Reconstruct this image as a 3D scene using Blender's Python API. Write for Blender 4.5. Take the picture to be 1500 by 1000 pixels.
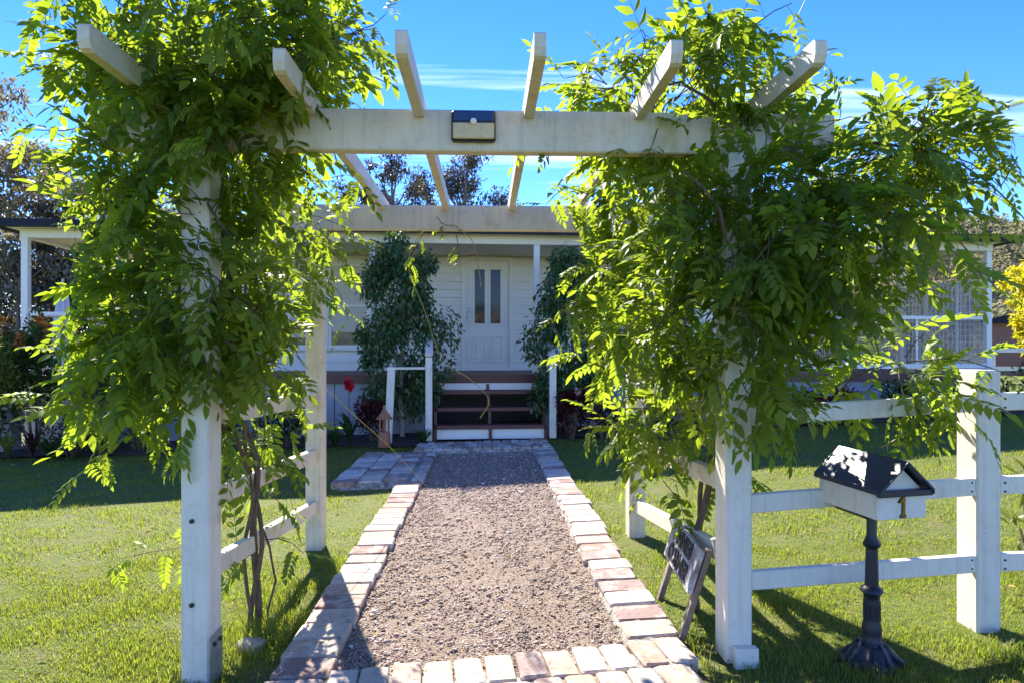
import bpy, math, random
import numpy as np
from mathutils import Vector, Matrix

# ------------------------------------------------------------------ camera, sky, sun, exposure
SC = bpy.context.scene
for o in list(bpy.data.objects):
    bpy.data.objects.remove(o)
F = 1000.0            # focal length in photo pixels (photo is 1500 wide)
HZ = 510.0            # horizon row
CH = 1.40             # eye height
cam_d = bpy.data.cameras.new('camera')
cam_d.sensor_width = 36.0
cam_d.lens = 36.0 * F / 1500.0
cam_d.shift_y = (HZ - 500.0) / 1500.0
cam_d.clip_start = 0.05
cam_d.clip_end = 3000.0
cam = bpy.data.objects.new('camera', cam_d)
cam.location = (0, 0, CH)
cam.rotation_euler = (math.pi / 2, 0, 0)
SC.collection.objects.link(cam)
SC.camera = cam

SUN_EL = math.radians(39.0)
SUN_AZ = math.radians(-21.0)      # from +Y, negative = towards -X (left)
sun_dir = Vector((math.sin(SUN_AZ) * math.cos(SUN_EL), math.cos(SUN_AZ) * math.cos(SUN_EL), math.sin(SUN_EL)))

W = bpy.data.worlds.new('World')
SC.world = W
W.use_nodes = True
wn, wl = W.node_tree.nodes, W.node_tree.links
wn.clear()
w_out = wn.new('ShaderNodeOutputWorld')
w_bg = wn.new('ShaderNodeBackground')
w_bg.inputs['Strength'].default_value = 0.092
sky = wn.new('ShaderNodeTexSky')
sky.sky_type = 'NISHITA'
sky.sun_disc = False
sky.sun_elevation = SUN_EL
sky.sun_rotation = SUN_AZ
sky.altitude = 2000.0
sky.air_density = 1.0
sky.dust_density = 0.0
sky.ozone_density = 4.0
hsv = wn.new('ShaderNodeHueSaturation')
hsv.inputs['Saturation'].default_value = 1.28
hsv.inputs['Hue'].default_value = 0.518
wl.new(sky.outputs[0], hsv.inputs['Color'])
# thin cirrus streaks, laid out on a high flat layer (direction / height)
w_tc = wn.new('ShaderNodeTexCoord')
w_sep = wn.new('ShaderNodeSeparateXYZ')
wl.new(w_tc.outputs['Generated'], w_sep.inputs[0])
def wmath(op, a, b=None, c=None):
    n = wn.new('ShaderNodeMath'); n.operation = op
    for i, v in enumerate((a, b, c)):
        if v is None: continue
        if isinstance(v, (int, float)): n.inputs[i].default_value = v
        else: wl.new(v, n.inputs[i])
    return n.outputs[0]
zc = wmath('ADD', wmath('MAXIMUM', w_sep.outputs['Z'], 0.0), 0.12)
cx = wmath('DIVIDE', w_sep.outputs['X'], zc)
cy = wmath('DIVIDE', w_sep.outputs['Y'], zc)
w_cmb = wn.new('ShaderNodeCombineXYZ')
wl.new(wmath('MULTIPLY', cx, 0.5), w_cmb.inputs[0])
wl.new(wmath('MULTIPLY', cy, 4.2), w_cmb.inputs[1])
w_ns = wn.new('ShaderNodeTexNoise')
w_ns.inputs['Scale'].default_value = 0.95
w_ns.inputs['Detail'].default_value = 9.0
w_ns.inputs['Roughness'].default_value = 0.55
w_ns.inputs['Distortion'].default_value = 0.5
w_map = wn.new('ShaderNodeMapping')
w_map.inputs['Location'].default_value = (3.1, 4.7, 0)
w_map.inputs['Rotation'].default_value = (0, 0, 0.06)
wl.new(w_cmb.outputs[0], w_map.inputs[0])
wl.new(w_map.outputs[0], w_ns.inputs[0])
w_mr = wn.new('ShaderNodeMapRange')
w_mr.inputs['From Min'].default_value = 0.56
w_mr.inputs['From Max'].default_value = 0.80
w_mr.inputs['To Max'].default_value = 0.75
wl.new(w_ns.outputs[0], w_mr.inputs['Value'])
w_mix = wn.new('ShaderNodeMix')
w_mix.data_type = 'RGBA'
w_mix.inputs[7].default_value = (6.0, 6.3, 6.9, 1)
wl.new(w_mr.outputs[0], w_mix.inputs[0])
wl.new(hsv.outputs[0], w_mix.inputs[6])
wl.new(w_mix.outputs[2], w_bg.inputs['Color'])
wl.new(w_bg.outputs[0], w_out.inputs['Surface'])

sun_l = bpy.data.lights.new('sun', 'SUN')
sun_l.energy = 3.7
sun_l.angle = math.radians(0.53)
sun_l.color = (1.0, 0.94, 0.84)
sun = bpy.data.objects.new('sun', sun_l)
sun.rotation_euler = (-sun_dir).to_track_quat('-Z', 'Y').to_euler()
sun.location = (-6, 14, 16)
SC.collection.objects.link(sun)

SC.render.engine = 'CYCLES'
SC.view_settings.view_transform = 'Standard'
SC.view_settings.look = 'None'
SC.view_settings.gamma = 1.0
SC.view_settings.use_curve_mapping = False
SC.view_settings.exposure = 2.1
SC.cycles.max_bounces = 9
SC.cycles.diffuse_bounces = 7
SC.cycles.transmission_bounces = 5
SC.cycles.transparent_max_bounces = 8
SC.cycles.sample_clamp_indirect = 6.0

# ------------------------------------------------------------------ helpers
rng = np.random.default_rng(7)
random.seed(7)
R = math.radians
COL = SC.collection

def P(px, py, Y):
    return Vector(((px - 750.0) / F * Y, Y, CH + (HZ - py) / F * Y))

def gz(x, y=0.0):
    """ground height: the site rises gently to the right"""
    s = np.where(np.asarray(x) > 0, 0.042, 0.02)
    xx = np.clip(x, -9.0, 8.0)
    return xx * s

def tag(o, label=None, cat=None, group=None, kind=None):
    if label: o['label'] = label
    if cat: o['category'] = cat
    if group: o['group'] = group
    if kind: o['kind'] = kind
    return o

def empty(name, loc=(0, 0, 0), rz=0.0):
    o = bpy.data.objects.new(name, None)
    o.location = loc
    o.rotation_euler = (0, 0, rz)
    o.empty_display_size = 0.1
    COL.objects.link(o)
    return o

def link(name, me, parent=None):
    o = bpy.data.objects.new(name, me)
    COL.objects.link(o)
    if parent is not None: o.parent = parent
    return o

class MB:
    def __init__(self):
        self.v, self.f = [], []
    def add(self, vs, fs):
        n = len(self.v)
        self.v += [tuple(p) for p in vs]
        self.f += [tuple(i + n for i in q) for q in fs]
        return self
    def box(self, lo, hi, ch=0.0, M=None):
        x0, y0, z0 = lo; x1, y1, z1 = hi
        if ch <= 0:
            vs = [(x0,y0,z0),(x1,y0,z0),(x1,y1,z0),(x0,y1,z0),(x0,y0,z1),(x1,y0,z1),(x1,y1,z1),(x0,y1,z1)]
            fs = [(0,3,2,1),(4,5,6,7),(0,1,5,4),(1,2,6,5),(2,3,7,6),(3,0,4,7)]
        else:
            c = min(ch, .45*min(x1-x0, y1-y0, z1-z0))
            vs, idx = [], {}
            for ix, X in enumerate((x0, x1)):
                for iy, Y in enumerate((y0, y1)):
                    for iz, Z in enumerate((z0, z1)):
                        sx, sy, sz = (1-2*ix)*c, (1-2*iy)*c, (1-2*iz)*c
                        for k, p in enumerate(((X, Y+sy, Z+sz), (X+sx, Y, Z+sz), (X+sx, Y+sy, Z))):
                            idx[ix, iy, iz, k] = len(vs); vs.append(p)
            I = lambda a, b, d, k: idx[a, b, d, k]
            fs = []
            for a in (0, 1):
                q = [I(a,0,0,0), I(a,1,0,0), I(a,1,1,0), I(a,0,1,0)]; fs.append(q if a else q[::-1])
                q = [I(0,a,0,1), I(1,a,0,1), I(1,a,1,1), I(0,a,1,1)]; fs.append(q[::-1] if a else q)
                q = [I(0,0,a,2), I(1,0,a,2), I(1,1,a,2), I(0,1,a,2)]; fs.append(q if a else q[::-1])
            for a in (0, 1):
                for b in (0, 1):
                    q = [I(0,a,b,1), I(1,a,b,1), I(1,a,b,2), I(0,a,b,2)]; fs.append(q if a != b else q[::-1])
                    q = [I(a,0,b,0), I(a,1,b,0), I(a,1,b,2), I(a,0,b,2)]; fs.append(q[::-1] if a != b else q)
                    q = [I(a,b,0,0), I(a,b,1,0), I(a,b,1,1), I(a,b,0,1)]; fs.append(q if a != b else q[::-1])
            for a in (0, 1):
                for b in (0, 1):
                    for d in (0, 1):
                        q = [I(a,b,d,0), I(a,b,d,1), I(a,b,d,2)]; fs.append(q if (a+b+d) % 2 else q[::-1])
        if M is not None: vs = [M @ Vector(p) for p in vs]
        return self.add(vs, fs)
    def beam(self, p0, p1, w, h, ch=0.004, up=(0, 0, 1)):
        """a bar from p0 to p1, w wide (sideways) and h high"""
        p0, p1 = Vector(p0), Vector(p1)
        d = p1 - p0; L = d.length; d.normalize()
        up = Vector(up)
        s = d.cross(up).normalized(); u = s.cross(d).normalized()
        M = Matrix(((s.x, d.x, u.x, p0.x), (s.y, d.y, u.y, p0.y), (s.z, d.z, u.z, p0.z), (0, 0, 0, 1)))
        return self.box((-w/2, 0, -h/2), (w/2, L, h/2), ch, M)
    def tube(self, pts, rad, n=6, caps=True):
        pts = [Vector(p) for p in pts]
        if not hasattr(rad, '__len__'): rad = [rad] * len(pts)
        t0 = (pts[1] - pts[0]).normalized()
        a = t0.orthogonal().normalized()
        base = len(self.v); rings = []
        for i, p in enumerate(pts):
            t = (pts[min(i+1, len(pts)-1)] - pts[max(i-1, 0)]).normalized()
            a = (a - t * a.dot(t)).normalized(); b = t.cross(a)
            rings.append(len(self.v))
            for k in range(n):
                an = 2 * math.pi * k / n
                self.v.append(tuple(p + (a * math.cos(an) + b * math.sin(an)) * rad[i]))
        for i in range(len(pts) - 1):
            for k in range(n):
                k2 = (k + 1) % n
                self.f.append((rings[i]+k, rings[i]+k2, rings[i+1]+k2, rings[i+1]+k))
        if caps:
            self.f.append(tuple(rings[0] + k for k in range(n))[::-1])
            self.f.append(tuple(rings[-1] + k for k in range(n)))
        return self
    def lathe(self, prof, n=20, c=(0, 0, 0), lobes=0, amp=0.0):
        st = []
        for z, r in prof:
            st.append(len(self.v))
            for k in range(n):
                an = 2 * math.pi * k / n
                rr = r * (1 + amp * (1 if (lobes and (k * lobes // n * 2) % 2 == 0 and k % (n // lobes) < n // lobes / 2) else 0)) if lobes else r
                self.v.append((c[0] + rr * math.cos(an), c[1] + rr * math.sin(an), c[2] + z))
        for i in range(len(prof) - 1):
            for k in range(n):
                k2 = (k + 1) % n
                self.f.append((st[i]+k, st[i]+k2, st[i+1]+k2, st[i+1]+k))
        self.f.append(tuple(st[0] + k for k in range(n))[::-1])
        self.f.append(tuple(st[-1] + k for k in range(n)))
        return self
    def prism(self, poly, d0, d1, axis='y'):
        """outline (a, b) extruded along an axis"""
        n = len(poly)
        def pt(a, b, d): return {'y': (a, d, b), 'x': (d, a, b), 'z': (a, b, d)}[axis]
        vs = [pt(a, b, d0) for a, b in poly] + [pt(a, b, d1) for a, b in poly]
        fs = [tuple(range(n)), tuple(range(2*n-1, n-1, -1))] + [(i, i+n, (i+1) % n + n, (i+1) % n) for i in range(n)]
        return self.add(vs, fs)
    def mesh(self, name, m, smooth=False):
        me = bpy.data.meshes.new(name)
        me.from_pydata(self.v, [], self.f)
        me.validate()
        import bmesh
        bm = bmesh.new(); bm.from_mesh(me); bmesh.ops.recalc_face_normals(bm, faces=bm.faces); bm.to_mesh(me); bm.free()
        if m: me.materials.append(m)
        if smooth:
            me.polygons.foreach_set('use_smooth', [True] * len(me.polygons))
            me.set_sharp_from_angle(angle=R(42))
        return me
    def build(self, name, m, parent=None, smooth=False):
        return link(name, self.mesh(name, m, smooth), parent)

def np_mesh(name, V, tris, m, tint=None, parent=None, smooth=False):
    """big triangle meshes straight from numpy"""
    me = bpy.data.meshes.new(name)
    V = np.ascontiguousarray(V, np.float32); T = np.ascontiguousarray(tris, np.int32)
    me.vertices.add(len(V)); me.vertices.foreach_set('co', V.ravel())
    me.loops.add(T.size); me.loops.foreach_set('vertex_index', T.ravel())
    me.polygons.add(len(T))
    me.polygons.foreach_set('loop_start', np.arange(0, T.size, 3, dtype=np.int32))
    me.update(calc_edges=True)
    if tint is not None:
        a = me.attributes.new('tint', 'FLOAT', 'POINT'); a.data.foreach_set('value', np.ascontiguousarray(tint, np.float32))
    if m: me.materials.append(m)
    if smooth: me.polygons.foreach_set('use_smooth', np.ones(len(T), bool))
    return link(name, me, parent)

# ------------------------------------------------------------------ materials
class NT:
    def __init__(self, name):
        self.m = bpy.data.materials.new(name); self.m.use_nodes = True
        self.n, self.l = self.m.node_tree.nodes, self.m.node_tree.links
        self.n.clear()
        self.out = self.n.new('ShaderNodeOutputMaterial')
    def node(self, t, **kw):
        x = self.n.new(t)
        for k, v in kw.items(): setattr(x, k, v)
        return x
    def put(self, sock, v):
        if hasattr(v, 'is_linked'): self.l.new(v, sock)
        elif isinstance(v, (tuple, list)) and len(v) == 3 and sock.type == 'RGBA': sock.default_value = (*v, 1)
        else: sock.default_value = v
    def coord(self, kind='Object', scale=(1, 1, 1)):
        tc = self.node('ShaderNodeTexCoord'); mp = self.node('ShaderNodeMapping')
        if kind == 'World':
            g = self.node('ShaderNodeNewGeometry'); self.l.new(g.outputs['Position'], mp.inputs[0])
        else: self.l.new(tc.outputs[kind], mp.inputs[0])
        mp.inputs['Scale'].default_value = scale
        return mp.outputs[0]
    def noise(self, vec, scale, detail=4.0, rough=0.55, dist=0.0):
        x = self.node('ShaderNodeTexNoise')
        self.l.new(vec, x.inputs['Vector'])
        x.inputs['Scale'].default_value = scale; x.inputs['Detail'].default_value = detail
        x.inputs['Roughness'].default_value = rough; x.inputs['Distortion'].default_value = dist
        return x.outputs[0]
    def voronoi(self, vec, scale, out='Color', feature='F1'):
        x = self.node('ShaderNodeTexVoronoi'); x.feature = feature
        self.l.new(vec, x.inputs['Vector']); x.inputs['Scale'].default_value = scale
        return x.outputs[out]
    def ramp(self, fac, stops, interp='LINEAR'):
        x = self.node('ShaderNodeValToRGB'); x.color_ramp.interpolation = interp
        e = x.color_ramp.elements
        while len(e) < len(stops): e.new(0.5)
        for i, (p, c) in enumerate(stops):
            e[i].position = p; e[i].color = (*c, 1) if len(c) == 3 else c
        self.l.new(fac, x.inputs[0])
        return x.outputs[0]
    def mix(self, fac, a, b, mode='MIX'):
        x = self.node('ShaderNodeMix'); x.data_type = 'RGBA'; x.blend_type = mode
        self.put(x.inputs[0], fac); self.put(x.inputs[6], a); self.put(x.inputs[7], b)
        return x.outputs[2]
    def math(self, op, a, b=0.0):
        x = self.node('ShaderNodeMath'); x.operation = op
        self.put(x.inputs[0], a); self.put(x.inputs[1], b)
        return x.outputs[0]
    def rng(self, v, a, b, c=0.0, d=1.0):
        x = self.node('ShaderNodeMapRange')
        self.put(x.inputs[0], v)
        for i, q in enumerate((a, b, c, d)): x.inputs[1+i].default_value = q
        return x.outputs[0]
    def bump(self, h, strength=0.3, dist=0.01):
        x = self.node('ShaderNodeBump'); x.inputs['Strength'].default_value = strength; x.inputs['Distance'].default_value = dist
        self.l.new(h, x.inputs['Height'])
        return x.outputs[0]
    def principled(self, color, rough=0.6, metal=0.0, normal=None, spec=0.5):
        x = self.node('ShaderNodeBsdfPrincipled')
        self.put(x.inputs['Base Color'], color); self.put(x.inputs['Roughness'], rough)
        x.inputs['Metallic'].default_value = metal; x.inputs['Specular IOR Level'].default_value = spec
        if normal is not None: self.l.new(normal, x.inputs['Normal'])
        return x.outputs[0]
    def surf(self, s):
        self.l.new(s, self.out.inputs['Surface']); return self.m

def random_value(t):
    oi = t.node('ShaderNodeObjectInfo')
    return oi.outputs['Random']

def mat_paint(name, c=(0.74, 0.72, 0.66), dirt=(0.33, 0.30, 0.20), amount=0.5, rough=0.55, grain=True, lichen=0.0):
    t = NT(name); v = t.coord('World')
    n1 = t.noise(v, 5.0, 6, 0.65); n2 = t.noise(v, 42.0, 4, 0.6); n3 = t.noise(v, 1.7, 3)
    stain = t.math('MULTIPLY', t.rng(n1, 0.45, 0.75), t.rng(n2, 0.3, 0.75))
    col = t.mix(t.math('MULTIPLY', stain, amount), c, dirt)
    col = t.mix(t.math('MULTIPLY', t.rng(n3, 0.3, 0.7), 0.15), col, tuple(x * 0.72 for x in c))
    if lichen:
        n4 = t.noise(v, 9.0, 5, 0.7)
        col = t.mix(t.math('MULTIPLY', t.rng(n4, 0.54, 0.70), lichen), col, (0.36, 0.33, 0.13))
    st_ = t.noise(t.coord('World', (34, 34, 1.6)), 1.0, 4, 0.6)
    col = t.mix(t.math('MULTIPLY', t.rng(st_, 0.52, 0.72), amount*0.75), col, tuple(x*0.6 for x in c))
    chips = t.rng(t.noise(v, 26.0, 5, 0.7), 0.665, 0.70)
    col = t.mix(t.math('MULTIPLY', chips, amount), col, (0.22, 0.19, 0.15))
    gr = t.noise(t.coord('Object', (22, 22, 2.2)), 4.0, 4) if grain else n2
    return t.surf(t.principled(col, t.rng(n1, 0.2, 0.8, rough - 0.1, rough + 0.2), normal=t.bump(gr, 0.25, 0.004)))

def mat_plain(name, c, rough=0.5, metal=0.0, var=0.25, scale=14.0, bump=0.15, spec=0.5):
    t = NT(name); v = t.coord('World')
    n = t.noise(v, scale, 5, 0.6)
    col = t.mix(t.rng(n, 0.25, 0.75), tuple(x * (1 - var) for x in c), tuple(min(1, x * (1 + var)) for x in c))
    return t.surf(t.principled(col, t.rng(n, 0.2, 0.8, max(0.02, rough - 0.12), rough + 0.12), metal, t.bump(t.noise(v, scale * 4, 3), bump, 0.004), spec))

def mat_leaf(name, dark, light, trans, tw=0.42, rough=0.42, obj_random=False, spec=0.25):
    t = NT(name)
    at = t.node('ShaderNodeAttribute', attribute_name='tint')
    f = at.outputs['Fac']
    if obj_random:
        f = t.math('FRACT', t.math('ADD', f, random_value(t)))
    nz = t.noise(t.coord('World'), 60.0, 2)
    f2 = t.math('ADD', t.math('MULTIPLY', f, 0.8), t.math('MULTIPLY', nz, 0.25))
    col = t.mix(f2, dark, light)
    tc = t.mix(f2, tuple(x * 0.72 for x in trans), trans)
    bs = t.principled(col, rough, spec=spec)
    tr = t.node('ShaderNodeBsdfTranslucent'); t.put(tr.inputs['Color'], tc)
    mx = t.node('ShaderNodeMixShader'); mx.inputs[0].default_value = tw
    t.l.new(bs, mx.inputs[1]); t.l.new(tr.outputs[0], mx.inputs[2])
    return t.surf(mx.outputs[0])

M = {}
M['arbor'] = mat_paint('weathered_white_paint', (0.74, 0.645, 0.495), (0.36, 0.28, 0.15), 0.65, lichen=0.4)
M['fence'] = mat_paint('white_fence_paint', (0.82, 0.735, 0.615), (0.40, 0.33, 0.22), 0.5, lichen=0.18)
M['house'] = mat_paint('house_white_paint', (0.90, 0.86, 0.79), (0.66, 0.60, 0.50), 0.2, grain=False)
M['ceil'] = mat_paint('ceiling_cream_paint', (0.80, 0.72, 0.58), (0.56, 0.48, 0.36), 0.2, grain=False)
M['blind'] = mat_plain('cream_blind', (0.66, 0.60, 0.47), 0.7, var=0.06, bump=0.05)
M['base'] = mat_paint('base_wall_painted_shade', (0.36, 0.37, 0.41), (0.22, 0.22, 0.24), 0.35, grain=False)  # white boards below the deck, their shade put into the grey colour
M['under'] = mat_plain('stump_wall_painted_shade', (0.15, 0.145, 0.16), 0.9)  # dark colour stands in for the shade under the deck
M['red_timber'] = mat_plain('red_stained_timber', (0.125, 0.042, 0.036), 0.5, var=0.35, scale=9.0)
M['roof'] = mat_plain('dark_blue_roof_steel', (0.022, 0.025, 0.040), 0.6, 0.0, 0.2, spec=0.15)
M['glass'] = mat_plain('window_glass', (0.012, 0.014, 0.016), 0.06, var=0.1, bump=0.0, spec=0.35)
M['iron'] = mat_plain('black_cast_iron', (0.020, 0.021, 0.027), 0.42, 0.0, 0.4, 30.0, 0.3)
M['navy'] = mat_plain('navy_roof_paint', (0.022, 0.026, 0.048), 0.38, 0.0, 0.25, 20.0)
M['brass'] = mat_plain('aged_brass', (0.24, 0.15, 0.04), 0.4, 0.9, 0.3, 60.0)
M['steel'] = mat_plain('galvanised_steel', (0.42, 0.43, 0.44), 0.45, 0.7, 0.25, 30.0)
M['rust'] = mat_plain('rusty_bolt', (0.06, 0.045, 0.035), 0.7, 0.3, 0.4, 60.0)
M['solar'] = mat_plain('solar_cells', (0.012, 0.022, 0.070), 0.12, 0.0, 0.3, 50.0, 0.0, 0.8)
M['plastic'] = mat_plain('black_plastic', (0.014, 0.015, 0.02), 0.35, var=0.15)
M['diffuser'] = mat_plain('cream_lamp_diffuser', (0.64, 0.50, 0.27), 0.3, var=0.08, scale=50, bump=0.1)
M['stake'] = mat_plain('grey_weathered_timber', (0.22, 0.17, 0.13), 0.8, var=0.45, scale=28.0, bump=0.5)
M['letter'] = mat_plain('black_lettering', (0.015, 0.014, 0.015), 0.6)
M['terracotta'] = mat_plain('terracotta', (0.36, 0.14, 0.07), 0.75, var=0.3)
M['bark_vine'] = mat_plain('vine_bark', (0.13, 0.088, 0.055), 0.85, var=0.5, scale=40.0, bump=0.7)
M['bark_gum'] = mat_plain('gum_bark', (0.20, 0.16, 0.13), 0.8, var=0.4, scale=4.0)
M['bark_fig'] = mat_plain('fig_bark', (0.34, 0.30, 0.24), 0.8, var=0.3, scale=18.0)
M['rock'] = mat_plain('field_rock', (0.34, 0.30, 0.25), 0.85, var=0.35, scale=22.0, bump=0.7)
M['soil'] = mat_plain('garden_mulch', (0.055, 0.040, 0.030), 0.95, var=0.5, scale=25.0, bump=0.9)
M['wisteria'] = mat_leaf('wisteria_leaf', (0.030, 0.074, 0.018), (0.110, 0.185, 0.028), (0.46, 0.60, 0.03), 0.48, 0.5)
M['wisteria_o'] = mat_leaf('wisteria_leaf_single', (0.030, 0.074, 0.018), (0.110, 0.185, 0.028), (0.46, 0.60, 0.03), 0.48, 0.5, True)
M['shoot'] = mat_plain('young_vine_shoot', (0.30, 0.25, 0.05), 0.6)
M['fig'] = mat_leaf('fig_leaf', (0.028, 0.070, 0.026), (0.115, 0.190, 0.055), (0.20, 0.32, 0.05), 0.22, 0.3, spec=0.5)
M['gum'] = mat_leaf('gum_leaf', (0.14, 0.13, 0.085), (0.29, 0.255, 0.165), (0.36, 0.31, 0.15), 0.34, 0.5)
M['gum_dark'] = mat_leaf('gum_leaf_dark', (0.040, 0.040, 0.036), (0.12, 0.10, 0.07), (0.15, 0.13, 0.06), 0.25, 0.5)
M['yellow_leaf'] = mat_leaf('golden_leaf', (0.40, 0.35, 0.012), (0.62, 0.56, 0.02), (0.8, 0.72, 0.02), 0.4, 0.5)
M['bush'] = mat_leaf('garden_leaf', (0.016, 0.040, 0.014), (0.060, 0.11, 0.028), (0.16, 0.26, 0.03), 0.3, 0.4)
M['bush_pale'] = mat_leaf('pale_garden_leaf', (0.06, 0.09, 0.02), (0.16, 0.20, 0.04), (0.35, 0.42, 0.05), 0.35, 0.45)
M['burgundy'] = mat_leaf('burgundy_leaf', (0.030, 0.008, 0.012), (0.13, 0.022, 0.030), (0.28, 0.03, 0.03), 0.3, 0.4)
M['red_petal'] = mat_leaf('red_petal', (0.55, 0.010, 0.035), (0.75, 0.03, 0.06), (0.8, 0.02, 0.05), 0.3, 0.5)
M['orange_petal'] = mat_leaf('orange_petal', (0.60, 0.16, 0.03), (0.75, 0.34, 0.10), (0.8, 0.3, 0.05), 0.3, 0.5)
M['pink_petal'] = mat_leaf('pink_petal', (0.60, 0.30, 0.24), (0.78, 0.50, 0.40), (0.8, 0.5, 0.4), 0.3, 0.5)
M['grass'] = None

def mat_ground():
    t = NT('lawn_soil'); v = t.coord('World')
    a = t.noise(v, 1.1, 5, 0.6); b = t.noise(v, 28.0, 5, 0.7); c = t.noise(v, 6.0, 4, 0.6)
    col = t.mix(t.rng(b, 0.3, 0.7), (0.06, 0.085, 0.014), (0.13, 0.16, 0.028))
    col = t.mix(t.math('MULTIPLY', t.rng(c, 0.45, 0.65), 0.6), col, (0.16, 0.125, 0.06))
    col = t.mix(t.math('MULTIPLY', t.rng(a, 0.45, 0.7), 0.4), col, (0.12, 0.13, 0.03))
    return t.surf(t.principled(col, 0.9, normal=t.bump(b, 0.8, 0.02), spec=0.2))
def mat_grass():
    t = NT('lawn_grass'); v = t.coord('World')
    at = t.node('ShaderNodeAttribute', attribute_name='tint').outputs['Fac']
    a = t.rng(t.noise(v, 0.9, 4, 0.6), 0.38, 0.66); c = t.rng(t.noise(v, 5.0, 4, 0.65), 0.46, 0.72)
    col = t.mix(at, (0.070, 0.120, 0.014), (0.215, 0.270, 0.034))
    col = t.mix(t.math('MULTIPLY', a, 0.35), col, (0.23, 0.26, 0.05))
    col = t.mix(t.math('MULTIPLY', c, 0.45), col, (0.25, 0.20, 0.08))
    bs = t.principled(col, 0.5, spec=0.3)
    tr = t.node('ShaderNodeBsdfTranslucent'); t.put(tr.inputs['Color'], t.mix(0.6, col, (0.50, 0.58, 0.03)))
    mx = t.node('ShaderNodeMixShader'); mx.inputs[0].default_value = 0.45
    t.l.new(bs, mx.inputs[1]); t.l.new(tr.outputs[0], mx.inputs[2])
    return t.surf(mx.outputs[0])
def mat_gravel():
    t = NT('gravel_bed'); v = t.coord('World')
    a = t.noise(v, 2.2, 5, 0.6); b = t.voronoi(v, 130.0); d = t.voronoi(v, 130.0, 'Distance'); e = t.noise(v, 160.0, 3)
    sep = t.node('ShaderNodeSeparateColor'); t.l.new(b, sep.inputs[0])
    col = t.ramp(sep.outputs[0], [(0.0, (0.16, 0.11, 0.082)), (0.35, (0.265, 0.192, 0.148)), (0.7, (0.345, 0.26, 0.205)), (1.0, (0.46, 0.375, 0.315))])
    col = t.mix(t.math('MULTIPLY', t.rng(a, 0.4, 0.7), 0.5), col, (0.23, 0.17, 0.115))
    return t.surf(t.principled(col, 0.9, normal=t.bump(t.math('ADD', d, t.math('MULTIPLY', e, 0.4)), 0.9, 0.012), spec=0.2))
def mat_pebble():
    t = NT('gravel_stones')
    at = t.node('ShaderNodeAttribute', attribute_name='tint').outputs['Fac']
    col = t.ramp(at, [(0.0, (0.14, 0.088, 0.064)), (0.3, (0.265, 0.19, 0.143)), (0.6, (0.36, 0.272, 0.215)), (0.9, (0.44, 0.35, 0.285)), (1.0, (0.70, 0.64, 0.56))])
    return t.surf(t.principled(col, 0.8, normal=t.bump(t.noise(t.coord('World'), 180.0, 3), 0.4, 0.003), spec=0.3))
def mat_brick():
    t = NT('old_brick'); v = t.coord('World')
    r = random_value(t)
    base = t.ramp(r, [(0.0, (0.21, 0.125, 0.11)), (0.16, (0.38, 0.245, 0.18)), (0.32, (0.49, 0.37, 0.275)), (0.5, (0.57, 0.475, 0.375)), (0.72, (0.60, 0.54, 0.46)), (0.86, (0.40, 0.31, 0.27)), (1.0, (0.24, 0.155, 0.15))])
    n1 = t.noise(v, 9.0, 5, 0.65); n2 = t.noise(v, 55.0, 5, 0.7); n3 = t.noise(v, 22.0, 4, 0.6, 0.6)
    col = t.mix(t.math('MULTIPLY', t.rng(n2, 0.3, 0.75), 0.45), base, (0.25, 0.17, 0.13))
    col = t.mix(t.math('MULTIPLY', t.rng(n1, 0.48, 0.66), 0.5), col, (0.68, 0.62, 0.53))
    col = t.mix(t.math('MULTIPLY', t.rng(n3, 0.58, 0.70), 0.7), col, (0.13, 0.095, 0.075))
    return t.surf(t.principled(col, 0.88, normal=t.bump(t.math('ADD', n2, n3), 0.55, 0.006), spec=0.25))
def mat_mortar():
    t = NT('lime_mortar'); v = t.coord('World')
    n1 = t.noise(v, 18.0, 5, 0.7); n2 = t.noise(v, 70.0, 4, 0.7)
    col = t.mix(t.rng(n1, 0.35, 0.65), (0.13, 0.105, 0.08), (0.50, 0.46, 0.40))
    return t.surf(t.principled(col, 0.95, normal=t.bump(n2, 0.8, 0.01), spec=0.2))
def mat_sign():
    t = NT('worn_sign_paint'); v = t.coord('Object')
    n1 = t.noise(v, 13.0, 5, 0.7, 0.8); n2 = t.noise(v, 40.0, 4)
    col = t.mix(t.rng(n1, 0.40, 0.56), (0.21, 0.19, 0.19), (0.46, 0.43, 0.43))
    col = t.mix(t.math('MULTIPLY', t.rng(n2, 0.55, 0.7), 0.5), col, (0.10, 0.09, 0.09))
    return t.surf(t.principled(col, 0.8, normal=t.bump(n2, 0.4, 0.004)))
def mat_hill():
    t = NT('dry_hillside'); v = t.coord('World')
    n1 = t.noise(v, 0.03, 6, 0.65); n2 = t.noise(v, 0.25, 5, 0.7)
    col = t.mix(t.rng(n1, 0.38, 0.62), (0.19, 0.155, 0.075), (0.10, 0.105, 0.055))
    col = t.mix(t.math('MULTIPLY', t.rng(n2, 0.45, 0.6), 0.7), col, (0.075, 0.080, 0.060))
    return t.surf(t.principled(col, 0.95, normal=t.bump(n2, 0.8, 1.0), spec=0.1))
M['ground'], M['grass'], M['gravel'], M['pebble'] = mat_ground(), mat_grass(), mat_gravel(), mat_pebble()
M['brick'], M['mortar'], M['sign'], M['hill'] = mat_brick(), mat_mortar(), mat_sign(), mat_hill()
M['hill_tree'] = mat_leaf('hill_tree_leaf', (0.12, 0.13, 0.08), (0.28, 0.265, 0.15), (0.32, 0.30, 0.15), 0.42, 0.7)
M['red_wall'] = mat_plain('far_red_brick', (0.26, 0.13, 0.10), 0.85, var=0.2)
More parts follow.
